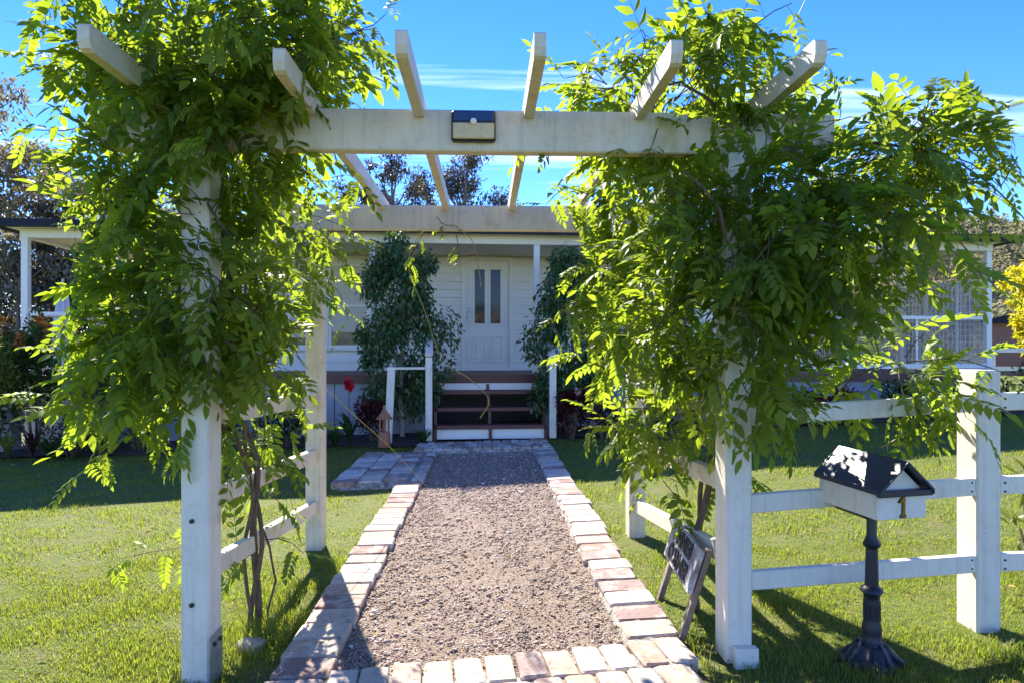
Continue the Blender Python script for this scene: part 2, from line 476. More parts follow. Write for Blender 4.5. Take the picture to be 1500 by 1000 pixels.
def mat_mesh():
    t = NT('insect_mesh'); tr = t.node('ShaderNodeBsdfTransparent'); mx = t.node('ShaderNodeMixShader'); mx.inputs[0].default_value = .5
    t.l.new(tr.outputs[0], mx.inputs[1]); t.l.new(t.principled((.55, .55, .58), .8), mx.inputs[2])
    return t.surf(mx.outputs[0])
M['mesh'] = mat_mesh()
M['teal'] = mat_plain('teal_car_paint', (0.012, 0.105, 0.125), 0.25, var=0.1, bump=0.0)
M['rubber'] = mat_plain('tyre_rubber', (0.018, 0.018, 0.018), 0.8)
M['canvas'] = mat_plain('pale_blue_canvas', (0.52, 0.56, 0.64), 0.8, var=0.1)

# ------------------------------------------------------------------ frames of the arbor/path and of the house
TH = R(2.2)                    # arbor and path run 2.2 degrees left of the view axis
def A(u, v, z=0.0):
    return Vector((u*math.cos(TH) - v*math.sin(TH), u*math.sin(TH) + v*math.cos(TH), z))
def to_uv(X, Y):
    return X*math.cos(TH) + Y*math.sin(TH), -X*math.sin(TH) + Y*math.cos(TH)
PH = R(5.3)                    # the house turns a little further
HO = (-0.39, 11.1)
def Hs(a, b, z=0.0):
    return Vector((HO[0] + a*math.cos(PH) - b*math.sin(PH), HO[1] + a*math.sin(PH) + b*math.cos(PH), z))
def to_ab(X, Y):
    dx, dy = X - HO[0], Y - HO[1]
    return dx*math.cos(PH) + dy*math.sin(PH), -dx*math.sin(PH) + dy*math.cos(PH)

# ------------------------------------------------------------------ ground
def axis_pts(lo, hi, step, far):
    a = list(np.arange(lo, hi + 1e-6, step)); k = step
    x = hi
    while x < far: k *= 1.35; x += k; a.append(x)
    k = step; x = lo
    while x > -far: k *= 1.35; x -= k; a.insert(0, x)
    return np.array(a)
gx = axis_pts(-9.0, 9.0, 0.25, 1500.0); gy = axis_pts(0.0, 22.0, 0.25, 1500.0)
GX, GY = np.meshgrid(gx, gy)
GZ = gz(GX) + 0.012*np.sin(GX*2.1 + GY*1.3) * (np.abs(GX) > 1.3) * (np.abs(GX) < 9)
nx, ny = len(gx), len(gy)
ii = (np.arange(ny-1)[:, None]*nx + np.arange(nx-1)[None, :]).ravel()
gt = np.concatenate([np.stack([ii, ii+1, ii+nx+1], 1), np.stack([ii, ii+nx+1, ii+nx], 1)])
g = np_mesh('ground', np.stack([GX, GY, GZ], -1).reshape(-1, 3), gt, M['ground'], smooth=True)
tag(g, 'sloping lawn ground around the house and path', kind='structure')

# ------------------------------------------------------------------ path: gravel sheet, mortar bed, bricks
U0, U1, U2, U3 = -0.905, -0.655, 0.640, 0.885     # left edging outer/inner, right edging inner/outer
V0, V1, V2, V3 = 2.55, 2.95, 9.10, 9.85           # front course, gravel start/end, landing end
def sheet(name, u0, u1, v0, v1, nu, nv, dz, jit, m, parent=None):
    vs, fs = [], []
    for j in range(nv+1):
        for i in range(nu+1):
            u = u0 + (u1-u0)*i/nu; v = v0 + (v1-v0)*j/nv
            p = A(u, v); vs.append((p.x, p.y, float(gz(p.x)) + dz + rng.uniform(-jit, jit)))
    for j in range(nv):
        for i in range(nu):
            k = j*(nu+1)+i; fs.append((k, k+1, k+nu+2, k+nu+1))
    return MB().add(vs, fs).build(name, m, parent, True)
path = sheet('path', U1-0.08, U2+0.08, V1-0.08, V2+0.1, 40, 150, 0.022, 0.007, M['gravel'])
tag(path, 'straight brown gravel path edged with old bricks', kind='structure')

def mortar_strip(u0, u1, v0, v1, dz=0.048, jit=0.014):
    nu = max(3, int((u1-u0)/0.05)); nv = max(3, int((v1-v0)/0.05))
    vs, fs = [], []
    for j in range(nv+1):
        for i in range(nu+1):
            edge = i in (0, nu) or j in (0, nv)
            u = u0+(u1-u0)*i/nu + (rng.uniform(-jit, jit) if edge else 0); v = v0+(v1-v0)*j/nv + (rng.uniform(-jit, jit) if edge else 0)
            p = A(u, v); vs.append((p.x, p.y, float(gz(p.x)) + (-0.02 if edge else dz) + rng.uniform(-0.006, 0.006)))
    for j in range(nv):
        for i in range(nu):
            k = j*(nu+1)+i; fs.append((k, k+1, k+nu+2, k+nu+1))
    MB().add(vs, fs).build('mortar_bed', M['mortar'], path)
mortar_strip(U0-0.015, U1+0.02, V0+0.05, 7.02)
mortar_strip(U2-0.045, U3+0.01, V0+0.05, V2+0.1, 0.050, 0.022)
mortar_strip(-0.9, 0.90, V0-0.02, 2.91, 0.046)
mortar_strip(0.1, 0.90, 2.85, 3.02, 0.044)
mortar_strip(-1.52, -0.62, 6.98, 9.2)
mortar_strip(-0.98, 0.92, 9.05, V3+0.06, 0.066)

def brick_mesh(l, w, h, k):
    """irregular worn brick: cut corners, rounded arrises"""
    r = np.random.default_rng(100+k)
    c = 0.004 + r.uniform(0, 0.008)
    def ring(s, z, jit):
        L, Wd = l/2-s, w/2-s
        pts = [(-L+c, -Wd), (L-c, -Wd), (L, -Wd+c), (L, Wd-c), (L-c, Wd), (-L+c, Wd), (-L, Wd-c), (-L, -Wd+c)]
        return [(x + r.uniform(-jit, jit), y + r.uniform(-jit, jit), z + r.uniform(-jit, jit)*0.6) for x, y in pts]
    vs = ring(0, -h, 0.002) + ring(0, -0.007, 0.003) + ring(0.007, 0, 0.0025) + [(r.uniform(-.02,.02), 0, 0.002)]
    fs = []
    for q in (0, 8):
        for i in range(8): fs.append((q+i, q+(i+1) % 8, q+8+(i+1) % 8, q+8+i))
    for i in range(8): fs.append((16+i, 16+(i+1) % 8, 24))
    return MB().add(vs, fs).mesh('brick', M['brick'])
BR_EDGE = [brick_mesh(0.244, 0.177, 0.075, k) for k in range(6)]
BR_FRONT = [brick_mesh(0.230, 0.117, 0.075, k+10) for k in range(6)]
def lay(me, u, v, rot, top=0.064, tilt=0.012):
    p = A(u, v)
    o = link('brick', me, path)
    o.location = (p.x, p.y, float(gz(p.x)) + top + random.uniform(-0.005, 0.005))
    sl = 0.042 if p.x > 0 else 0.02
    o.rotation_euler = (random.uniform(-tilt, tilt), -math.atan(sl)*math.cos(rot) + random.uniform(-tilt, tilt), TH + rot + random.uniform(-0.035, 0.035))
    return o
v = 2.56
while v < 6.98:
    lay(random.choice(BR_EDGE), (U0+U1)/2 + random.uniform(-0.012, 0.012), v, random.choice((0, math.pi))); v += 0.188 + random.uniform(-0.004, 0.006)
v = 3.19
while v < V2:
    lay(random.choice(BR_EDGE), (U2+U3)/2 + random.uniform(-0.018, 0.018) + 0.02*math.sin(v*1.1)*(v < 5), v, random.choice((0, math.pi))); v += 0.188 + random.uniform(-0.004, 0.008)
for row in (0, 1):
    u = -0.585 - 0.05*row
    while u < 0.86 - 0.02*row:
        lay(random.choice(BR_FRONT), u, 2.795 - row*0.243 + (u+0.6)*0.105 + random.uniform(-0.010, 0.010), math.pi/2 * random.choice((1, -1)) + 0.09); u += 0.128 + random.uniform(-0.003, 0.005)
# paved patch beside the path, rows running along it
col_u = [-1.46, -1.20, -0.94]
for ci, u in enumerate(col_u):
    v = 7.10 + 0.06*ci
    while v < 9.05:
        lay(random.choice(BR_EDGE), u, v, random.choice((0, math.pi)), 0.070, 0.03); v += 0.193
u = -0.705
v = 7.16
while v < 9.05:
    lay(random.choice(BR_FRONT), u, v, math.pi/2, 0.068, 0.03); v += 0.24
for row in range(3):
    u = -0.90 + (row % 2)*0.06
    while u < 0.86:
        lay(random.choice(BR_FRONT), u, 9.22 + row*0.242, math.pi/2, 0.085, 0.03); u += 0.132
def ico(sub=1):
    t = (1+5**.5)/2
    V = np.array([(-1,t,0),(1,t,0),(-1,-t,0),(1,-t,0),(0,-1,t),(0,1,t),(0,-1,-t),(0,1,-t),(t,0,-1),(t,0,1),(-t,0,-1),(-t,0,1)], float)
    V /= np.linalg.norm(V[0])
    T = np.array([(0,11,5),(0,5,1),(0,1,7),(0,7,10),(0,10,11),(1,5,9),(5,11,4),(11,10,2),(10,7,6),(7,1,8),(3,9,4),(3,4,2),(3,2,6),(3,6,8),(3,8,9),(4,9,5),(2,4,11),(6,2,10),(8,6,7),(9,8,1)])
    for _ in range(sub):
        vs = [tuple(p) for p in V]; cache = {}; nt = []
        def mid(a, b):
            k = (min(a, b), max(a, b))
            if k not in cache:
                m = (np.array(vs[a])+np.array(vs[b])); m /= np.linalg.norm(m); vs.append(tuple(m)); cache[k] = len(vs)-1
            return cache[k]
        for a, b, c in T:
            x, y, z = mid(a, b), mid(b, c), mid(c, a); nt += [(a,x,z),(b,y,x),(c,z,y),(x,y,z)]
        V, T = np.array(vs), np.array(nt)
    return V, T
ICO0, ICO1, ICO2 = ico(0), ico(1), ico(2)

def scatter_stones(name, X, Y, Z, S, m, tint, parent=None, flat=0.6):
    V, T = ICO0
    n = len(X)
    vv = V[None]*np.stack([S*rng.uniform(.8, 1.3, n), S*rng.uniform(.6, 1.1, n), S*rng.uniform(.4, .9, n)*flat/0.6*0.9], 1)[:, None, :]
    vv = vv*(1+rng.uniform(-.28, .28, (n, len(V), 1)))
    a = rng.uniform(0, 2*np.pi, n); ca, sa = np.cos(a)[:, None], np.sin(a)[:, None]
    x = vv[..., 0]*ca - vv[..., 1]*sa; y = vv[..., 0]*sa + vv[..., 1]*ca
    VV = np.stack([x+X[:, None], y+Y[:, None], vv[..., 2]+Z[:, None]], -1).reshape(-1, 3)
    TT = (T[None] + (np.arange(n)*len(V))[:, None, None]).reshape(-1, 3)
    return np_mesh(name, VV, TT, m, np.repeat(tint, len(V)), parent)
n = 30000
v = V1 + (V2 - V1)*rng.random(n)**1.9
u = rng.uniform(U1+0.0, U2-0.01, n)
ok = (np.sin(u*4.1+1.7*np.sin(v*1.9))*np.sin(v*2.7+1.3*np.sin(u*3.3)) + rng.uniform(-.9, .9, n)) > -.7
ok |= (np.abs(u) > .5)
u, v = u[ok], v[ok]; n = len(u)
X = u*math.cos(TH) - v*math.sin(TH); Y = u*math.sin(TH) + v*math.cos(TH)
S = 0.0026 + 0.0066*rng.random(n)**3.2 + 0.012*(rng.random(n) < 0.015)*rng.random(n)
S *= 0.75 + 0.11*v
gr = scatter_stones('gravel', X, Y, gz(X) + 0.025, S, M['pebble'], 0.12+0.88*rng.random(n)**1.1)
tag(gr, 'loose brown and cream gravel stones covering the path', 'gravel', kind='stuff')

# ------------------------------------------------------------------ lawn grass
def in_path(X, Y):
    u, v = to_uv(X, Y)
    a = (u > U0-0.012+.03*np.sin(v*9.)) & (u < U3+0.012+.03*np.sin(v*8.+1)) & (v > V0-0.05) & (v < V3+0.1)
    b = (u > -1.55) & (u < -0.6) & (v > 6.98) & (v < 9.3)
    c = (u > 0.6) & (u < 0.93) & (v > 2.4) & (v < 3.16)
    return a | b | c
def in_bed(X, Y):
    a, b = to_ab(X, Y)
    edge = -1.0 + 0.12*np.sin(a*1.7)
    return (b > edge)
def blades(n, ylo, yhi, h0, w0, seg2, power, xk=0.82):
    Y = ylo + (yhi-ylo)*rng.random(n)**power
    X = rng.uniform(-1, 1, n)*(Y*xk + 0.35)
    u, v = to_uv(X, Y)
    wear = .85*np.exp(-(((u-1.02)/.16)**2 + ((v-2.88)/.2)**2)) + .8*np.exp(-(((u-2.28)/.16)**2+((v-3.0)/.16)**2)) + .75*np.exp(-(((u+.98)/.09)**2))*(v < 4.2)*(.5+.5*np.sin(v*7)) + .6*np.exp(-(((u-1.0)/.1)**2))*(v < 5)*(.5+.5*np.sin(v*6+1))
    wear += .55*np.clip(np.sin(X*1.9+2*np.sin(Y*1.3))*np.sin(Y*2.3+1.7*np.sin(X*1.1))-.45, 0, 1)
    ok = ~in_path(X, Y) & ~in_bed(X, Y) & (rng.random(n) > wear)
    X, Y = X[ok], Y[ok]; n = len(X)
    clump = 0.78 + 0.62*np.sin(X*5.1+1.3*np.sin(Y*4.3))*np.sin(Y*5.7+1.1*np.sin(X*3.9))
    h = h0*rng.uniform(.5, 1.25, n)*np.clip(clump, .45, 1.4)
    u, v = to_uv(X, Y)
    long = np.exp(-(((u-1.15)/0.45)**2 + ((v-2.75)/0.5)**2)) + np.exp(-(((u+1.1)/0.22)**2+((v-3.5)/0.6)**2)) + 0.7*np.exp(-(((u-1.9)/0.6)**2+((v-2.5)/0.35)**2))
    edge = np.exp(-((u-U0+.04)/.05)**2) + np.exp(-((u-U3-.04)/.05)**2)
    h *= 1 + 1.1*long + .7*edge*rng.random(n)*(v < 9.5)
    an = rng.uniform(0, 2*np.pi, n); lean = rng.uniform(.2, .95, n)*h
    dx, dy = np.cos(an), np.sin(an); w = w0*rng.uniform(.6, 1.3, n)
    z = gz(X) + 0.012*np.sin(X*2.1+Y*1.3)*(np.abs(X) > 1.3) - 0.004
    px, py = -dy*w/2, dx*w/2
    b0 = np.stack([X+px, Y+py, z], 1); b1 = np.stack([X-px, Y-py, z], 1)
    tip = np.stack([X+dx*lean, Y+dy*lean, z+h], 1)
    if seg2:
        m0 = np.stack([X+px*.8+dx*lean*.3, Y+py*.8+dy*lean*.3, z+h*.6], 1); m1 = np.stack([X-px*.8+dx*lean*.3, Y-py*.8+dy*lean*.3, z+h*.6], 1)
        V = np.stack([b0, b1, m0, m1, tip], 1).reshape(-1, 3); k = np.arange(n)*5
        T = np.stack([np.stack([k, k+1, k+3], 1), np.stack([k, k+3, k+2], 1), np.stack([k+2, k+3, k+4], 1)], 1).reshape(-1, 3); q = 5
    else:
        V = np.stack([b0, b1, tip], 1).reshape(-1, 3); k = np.arange(n)*3
        T = np.stack([k, k+1, k+2], 1); q = 3
    return V, T, np.repeat(rng.random(n), q)
parts = [blades(150000, 2.2, 4.6, 0.030, 0.0042, True, 1.0), blades(170000, 4.4, 11.0, 0.036, 0.0075, False, 0.9)]
VV, TT, tt, off = [], [], [], 0
for V_, T_, t_ in parts:
    VV.append(V_); TT.append(T_+off); tt.append(t_); off += len(V_)
o = np_mesh('grass', np.concatenate(VV), np.concatenate(TT), M['grass'], np.concatenate(tt))
tag(o, 'short sunlit lawn grass with dry patches', 'grass', kind='stuff')

# garden beds along the house
def bed(name, a0, a1, label):
    vs, fs = [], []; na, nb = 50, 10
    for j in range(nb+1):
        for i in range(na+1):
            a = a0+(a1-a0)*i/na; b = (-1.0+0.12*math.sin(a*1.7)) + (1.35)*j/nb
            p = Hs(a, b); e = 0.0 if j == 0 else 0.05
            vs.append((p.x, p.y, float(gz(p.x)) + 0.004 + e + random.uniform(0, 0.03)))
    for j in range(nb):
        for i in range(na):
            k = j*(na+1)+i; fs.append((k, k+1, k+na+2, k+na+1))
    tag(MB().add(vs, fs).build(name, M['soil'], None, True), label, kind='structure')
bed('garden_bed', -8.6, -1.05, 'dark mulched bed along the left verandah')
bed('garden_bed', 1.0, 9.6, 'dark mulched bed along the right verandah')

# ------------------------------------------------------------------ house
house = empty('house', (HO[0], HO[1], 0), PH)
tag(house, 'white weatherboard cottage with wrap-around verandah and dark low roof', 'house')
DZ = 0.98; CE = 3.15
AL, AR = -7.20, 8.87           # verandah ends
WL, WR = -5.2, 6.5             # walls
WB = 1.90; HB = 9.2
def hp(name, mb, m, parent=house, smooth=False): return mb.build(name, m, parent, smooth)
hp('wall', MB().box((WL, WB+0.03, 0.6), (WR, HB, CE+0.02)), M['house'])
hp('shaded_foundation', MB().box((WL, WB+0.02, -0.5), (WR, HB-.01, 0.599)), M['under'])  # coloured dark so the gaps between the treads look shaded
# windows and door openings on the front wall: (a0, a1, z0, z1)
WINS = [(-4.35, -2.12, 1.40, 2.98), (1.95, 3.55, 1.40, 2.98)]
D0, D1, DT = -0.31, 0.51, DZ + 2.07
z = DZ + 0.01
while z < CE - 0.02:
    z1 = min(z + 0.152, CE - 0.005)
    cuts = sorted([(w[0]-0.07, w[1]+0.07) for w in WINS if z1 > w[2]-0.06 and z < w[3]+0.07] + ([(D0-0.085, D1+0.085)] if z < DT+0.07 else []))
    x = WL
    for c0, c1 in cuts + [(WR, WR)]:
        if c0 - x > 0.02:
            mb = MB()
            y0, yt = WB - 0.022, WB + 0.012
            mb.add([(x,y0,z),(c0,y0,z),(c0,WB+0.028,z),(x,WB+0.028,z),(x,yt,z1-0.002),(c0,yt,z1-0.002),(c0,WB+0.028,z1-0.002),(x,WB+0.028,z1-0.002)],
                   [(0,3,2,1),(4,5,6,7),(0,1,5,4),(1,2,6,5),(2,3,7,6),(3,0,4,7)])
            hp('weatherboard', mb, M['house'])
        x = c1
    z += 0.152
for (a0, a1, z0, z1) in WINS:
    w = hp('window', MB().box((a0-0.068, WB-0.05, z0), (a0, WB+0.028, z1)).box((a1, WB-0.05, z0), (a1+0.068, WB+0.028, z1)).box((a0-0.068, WB-0.053, z1), (a1+0.068, WB+0.028, z1+0.068)), M['house'])
    hp('sill', MB().box((a0-0.09, WB-0.07, z0-0.045), (a1+0.09, WB+0.027, z0), 0.006), M['house'], w)
    k = 3 if a1-a0 > 2 else 2
    for i in range(k):
        s0 = a0 + (a1-a0)*i/k; s1 = a0 + (a1-a0)*(i+1)/k
        hp('sash', MB().box((s0+.003, WB-0.012, z0+.002), (s0+.05, WB+0.02, z1-.002)).box((s1-.05, WB-0.012, z0+.002), (s1-.003, WB+0.02, z1-.002))
           .box((s0+.05, WB-0.010, z0+.002), (s1-.05, WB+0.02, z0+.06)).box((s0+.05, WB-0.010, z1-.05), (s1-.05, WB+0.02, z1-.002)).box((s0+.05, WB-0.011, (z0+z1)/2-.02), (s1-.05, WB+0.02, (z0+z1)/2+.02)), M['house'], w)
        hp('blind', MB().box((s0+.052, WB+0.012, z0+.30*(i+1)/k), (s1-.052, WB+0.016, z1-.052)), M['blind'], w)
        hp('pane', MB().box((s0+.052, WB+0.019, z0+.06), (s1-.052, WB+0.024, z1-.05)), M['glass'], w)
# front door
door = hp('door', MB().box((D0+.005, WB-0.012, DZ+0.03), (D1-.005, WB+0.02, DT)), M['house'])
hp('door_frame', MB().box((D0-.085, WB-0.06, DZ+.002), (D0, WB+0.028, DT+.07)).box((D1, WB-0.06, DZ+.002), (D1+.085, WB+0.028, DT+.07)).box((D0, WB-0.061, DT+.002), (D1, WB+0.028, DT+.07)), M['house'])
hp('threshold', MB().box((D0, WB-0.06, DZ+.002), (D1, WB+0.02, DZ+.028), 0.005), M['house'])
dm = (D0+D1)/2
for s in (-1, 1):
    l0 = dm + (0.055 if s > 0 else -0.055-0.19); l1 = l0 + 0.19
    hp('pane', MB().box((l0, WB-0.018, DT-1.18), (l1, WB-0.0125, DT-0.16), 0.002), M['glass'], door)
    hp('glazing_bead', MB().box((l0-.022, WB-.034, DT-1.205), (l0, WB-.0125, DT-.135)).box((l1, WB-.034, DT-1.205), (l1+.022, WB-.0125, DT-.135)).box((l0, WB-.0235, DT-1.205), (l1, WB-.0125, DT-1.18)).box((l0, WB-.0235, DT-.16), (l1, WB-.0125, DT-.135)), M['house'], door)
    q0 = dm + (0.035 if s > 0 else -0.035-0.26)
    hp('door_panel', MB().box((q0, WB-.034, DZ+0.16), (q0+.025, WB-.0125, DZ+.66), 0.004).box((q0+.235, WB-.034, DZ+0.16), (q0+.26, WB-.0125, DZ+.66), 0.004).box((q0+.025, WB-.033, DZ+0.16), (q0+.235, WB-.0125, DZ+.185), 0.004).box((q0+.025, WB-.033, DZ+.635), (q0+.235, WB-.0125, DZ+.66), 0.004).box((q0+.06, WB-.028, DZ+.22), (q0+.2, WB-.0125, DZ+.60), 0.008), M['house'], door)
h_ = hp('handle', MB().box((D0+.03, WB-.024, DZ+.90), (D0+.095, WB-.0125, DZ+1.19), .003), M['steel'], door)
for zz in (DZ+1.0, DZ+1.11):
    hp('knob', MB().tube([(D0+.062, WB-.022, zz), (D0+.062, WB-.05, zz), (D0+.062, WB-.062, zz)], [.022, .028, .02], 10), M['house'], door, True)
# deck boards, fascia, base
nb = 13
for i in range(nb):
    b0 = -0.02 + (WB+0.03+0.02)*i/nb; b1 = -0.02 + (WB+0.05)*(i+1)/nb - 0.006
    hp('deck_board', MB().box((AL, b0, DZ-0.03), (AR, b1, DZ)), M['red_timber'])
for a0, a1 in ((AL, WL), (WR, AR)):
    hp('deck_board', MB().box((a0, WB+0.035, DZ-0.031), (a1, HB, DZ-0.001)), M['red_timber'])
hp('fascia_board', MB().box((AL, 0.0, DZ-0.14), (AR, 0.045, DZ-0.031)), M['red_timber'])
hp('fascia_board', MB().box((AL-.0, 0.046, DZ-0.14), (AL+.045, HB, DZ-0.032)), M['red_timber'])
hp('fascia_board', MB().box((AR-.045, 0.046, DZ-0.14), (AR, HB, DZ-0.032)), M['red_timber'])
for lo_, hi_, k_ in ((AL+.06, -.90, 4), (.90, AR-.06, 4)):
    for i in range(k_):
        a0 = lo_ + (hi_-lo_)*i/k_; a1 = lo_ + (hi_-lo_)*(i+1)/k_
        hp('base_panel', MB().box((a0+.006, 0.07, -0.5), (a1-.006, 0.10, DZ-0.141)), M['base'])
for a_ in (AL+.07, AR-.10):
    hp('base_panel', MB().box((a_, 0.105, -0.5), (a_+.03, HB, DZ-0.141)), M['base'])
# verandah posts, beams, ceiling, roof
post_a = [AL+.06, -4.53, -1.86, 0.81, 3.49, 6.16, AR-.06]
for a in post_a:
    p = hp('verandah_post', MB().box((a-.05, 0.06, DZ), (a+.05, 0.16, 3.10), 0.006), M['house'])
    hp('collar', MB().box((a-.062, 0.048, DZ), (a+.062, 0.172, DZ+.12), 0.006), M['house'], p)
for a in (AL+.06, AR-.06):
    for b in (2.4, 4.6, 6.8, 9.1):
        hp('verandah_post', MB().box((a-.05, b-.05, DZ), (a+.05, b+.05, 3.10), 0.006), M['house'])
hp('verandah_beam', MB().box((AL, 0.05, 3.10), (AR, 0.17, 3.24), 0.004), M['house'])
for a in (AL, AR-.12):
    hp('verandah_beam', MB().box((a, 0.172, 3.10), (a+.12, HB, 3.238), 0.004), M['house'])
x = AL + .12
k = 0
while x < AR - .13:
    x1 = min(x + 1.2, AR-.121)
    hp('ceiling_panel', MB().box((x+.004, 0.172, CE), (x1-.004, WB+.028, CE+.02)), M['ceil']); x = x1
for a0, a1 in ((AL+.122, WL-.002), (WR+.002, AR-.122)):
    hp('ceiling_panel', MB().box((a0, WB+.03, CE+.001), (a1, HB, CE+.021)), M['ceil'])
hp('gutter', MB().prism([(-.30, 3.22), (-.17, 3.22), (-.17, 3.33), (-.31, 3.33)], AL-.28, AR+.28, 'x'), M['roof'])
for a0, a1 in ((AL-.28, AL-.16), (AR+.16, AR+.28)):
    hp('gutter', MB().box((a0, -.169, 3.22), (a1, HB+.3, 3.33)), M['roof'])
hp('soffit', MB().box((AL-.16, -.168, 3.242), (AR+.16, .05, 3.262)), M['house'])
for a0, a1 in ((AL-.158, AL), (AR, AR+.158)):
    hp('soffit', MB().box((a0, .052, 3.243), (a1, HB+.2, 3.261)), M['house'])
rf = MB()
rb0, rb1 = -.25, HB+.3; rm = (rb0+rb1)/2; zr = 3.90
rf.add([(AL-.24, rb0, 3.335), (AR+.24, rb0, 3.335), (AR-4.2, rm, zr), (AL+4.2, rm, zr), (AL-.24, rb1, 3.335), (AR+.24, rb1, 3.335)],
       [(0,1,2,3), (1,5,2), (5,4,3,2), (4,0,3), (0,4,5,1)])
hp('roof', rf, M['roof'])
# end-bay railings and the lattice screens of the right side verandah
def rail_bay(a0, a1, nb_):
    hp('rail', MB().box((a0, .085, DZ+.92), (a1, .135, DZ+.98), .004), M['house'])
    hp('rail', MB().box((a0, .085, DZ+.07), (a1, .135, DZ+.15), .004), M['house'])
    for i in range(1, nb_+1):
        a = a0+(a1-a0)*i/(nb_+1)
        hp('baluster', MB().box((a-.018, .095, DZ+.15), (a+.018, .125, DZ+.92)), M['house'])
rail_bay(post_a[0]+.05, post_a[1]-.05, 1)
rail_bay(post_a[5]+.05, post_a[6]-.05, 1)
rail_bay(post_a[4]+.05, post_a[5]-.05, 1)
for b0, b1 in ((.16, 2.35), (2.45, 4.55), (4.65, 6.75)):
    hp('rail', MB().box((AR-.085, b0, DZ+.92), (AR-.035, b1, DZ+.98)), M['house'])
    hp('rail', MB().box((AL+.035, b0, DZ+.92), (AL+.085, b1, DZ+.98)), M['house'])
    scr = MB()
    a = AR-.06
    zt = DZ+1.62
    for k in range(int((b1-b0)/.11)+1):
        b = b0+.03+k*.11
        if b < b1: scr.box((a-.006, b-.007, DZ+.08), (a+.006, b+.007, zt))
    for k in range(15):
        zz = DZ+.10+k*.108
        scr.box((a+.006, b0, zz-.006), (a+.016, b1, zz+.006))
    scr.box((a-.02, b0, zt), (a+.02, b1, zt+.05)).box((a-.02, b0, DZ+.03), (a+.02, b1, DZ+.08))
    bm_ = (b0+b1)/2
    for sgn in (-1, 1): scr.box((a-.022, bm_+sgn*.42-.02, DZ+.081), (a+.022, bm_+sgn*.42+.02, zt-.001))
    for rr in (.38, .30, .2):
        scr.tube([(a-.02, bm_+rr*math.cos(t), DZ+.85+rr*math.sin(t)) for t in np.linspace(0, math.pi, 16)], .016, 5)
    for t in np.linspace(0.15, math.pi-.15, 9):
        scr.tube([(a-.02, bm_+.2*math.cos(t), DZ+.85+.2*math.sin(t)), (a-.02, bm_+.38*math.cos(t), DZ+.85+.38*math.sin(t))], .012, 4)
    hp('lattice_screen', scr, M['house'])
    hp('insect_screen', MB().box((a+.018, b0, DZ+.08), (a+.020, b1, zt)), M['mesh'])
# front steps
SW = 0.815
tread = [(-.24, .735), (-.50, .49), (-.76, .245)]
for b, z in tread:
    hp('tread', MB().box((-SW, b-.04, z-.06), (SW, b+.235, z), .006), M['red_timber'])
for a in (-SW-.045, -.03, SW-.0):
    pr = [(0.0, DZ-.15), (0.0, .55), (-.24, .30), (-.62, .02), (-.80, .02), (-.80, .195), (-.56, .195), (-.56, .44), (-.30, .44), (-.30, .685), (-.05, .685), (-.05, DZ-.15)]
    hp('stringer', MB().prism(pr, a, a+.045 if a < 0.5 else a+.045, 'x'), M['red_timber'])
hp('riser', MB().box((-SW+.002, -.755, .035), (-.032, -.735, .198)), M['house'])
hp('riser', MB().box((.017, -.755, .035), (SW-.002, -.735, .198)), M['house'])
hp('riser', MB().box((-SW+.002, -.01, .70), (SW-.002, -.002, DZ-.142)), M['house'])
# stair handrails
def stair_post(a, b, z0, z1, w=.10, tilt=0.0):
    mb = MB()
    mb.beam((a+tilt, b, z0), (a, b, z1), w, w, .006, up=(0, 1, 0))
    return hp('handrail_post', mb, M['fence'])
stair_post(-SW-.115, -.86, .03, 1.27); stair_post(SW+.115, -.86, .05, 1.22)
stair_post(-SW-.115, .115, DZ, 1.92, .09); stair_post(SW+.115, .02, DZ, 1.75, .09)
hp('handrail', MB().beam((-SW-.115, -.93, 1.30), (-SW-.115, .06, 1.86), .11, .05), M['fence'])
hp('handrail', MB().beam((SW+.115, -.93, 1.25), (SW+.115, .0, 1.74), .11, .05), M['fence'])
stair_post(-SW-.66, -.92, 0.0, 1.09, .11, -.05)
hp('handrail', MB().box((-SW-.73, -.955, 1.09), (-SW-.166, -.845, 1.125), .004), M['fence'])

# ------------------------------------------------------------------ arbor
arbor = empty('garden_arbor', A(0, 3.95), TH)
tag(arbor, 'weathered white timber arbor over the gravel path, with rafters overhead', 'arbor')
AV = 3.95
def ap(name, mb, m=M['arbor'], parent=arbor, smooth=False): return mb.build(name, m, parent, smooth)
PW, PD = .116, .142
PU = (-1.215, 1.09); PV = (2.97, 4.94)
for iu, u in enumerate(PU):
    for iv, v in enumerate(PV):
        w_ = A(u, v); zb = float(gz(w_.x)) - .05
        if iu == 1 and iv == 0: zb += .05
        p = ap('post', MB().box((u-PW/2, v-PD/2-AV, zb), (u+PW/2, v+PD/2-AV, 2.245), .008), M['arbor'] if iv else M['fence'])
        if iv == 0:
            s = 1 if iu == 0 else 0
            if iu == 0:
                ap('post_stirrup', MB().box((u+PW/2+.001, v-PD/2-AV-.004, zb+.02), (u+PW/2+.007, v+PD/2-AV-.01, .19)), M['steel'], p)
                for dv in (-.035, .025):
                    ap('bolt', MB().tube([(u+PW/2+.007, v+dv-AV, .15), (u+PW/2+.016, v+dv-AV, .15)], .010, 6), M['rust'], p)
                for zz in (.68, .33):
                    ap('bolt', MB().tube([(u-.01, v-PD/2-AV-.008, zz), (u-.01, v-PD/2-AV+.001, zz)], .010, 8), M['rust'], p)
            else:
                ap('post_stirrup', MB().box((u-.03, v-PD/2-AV-.045, .02), (u+PW/2+.012, v-PD/2-AV-.001, .125), .004), M['fence'], p)
BH = .178
for v in PV:
    ap('beam', MB().box((-1.62, v-.035-AV, 2.245), (1.53, v+.035-AV, 2.245+BH), .006))
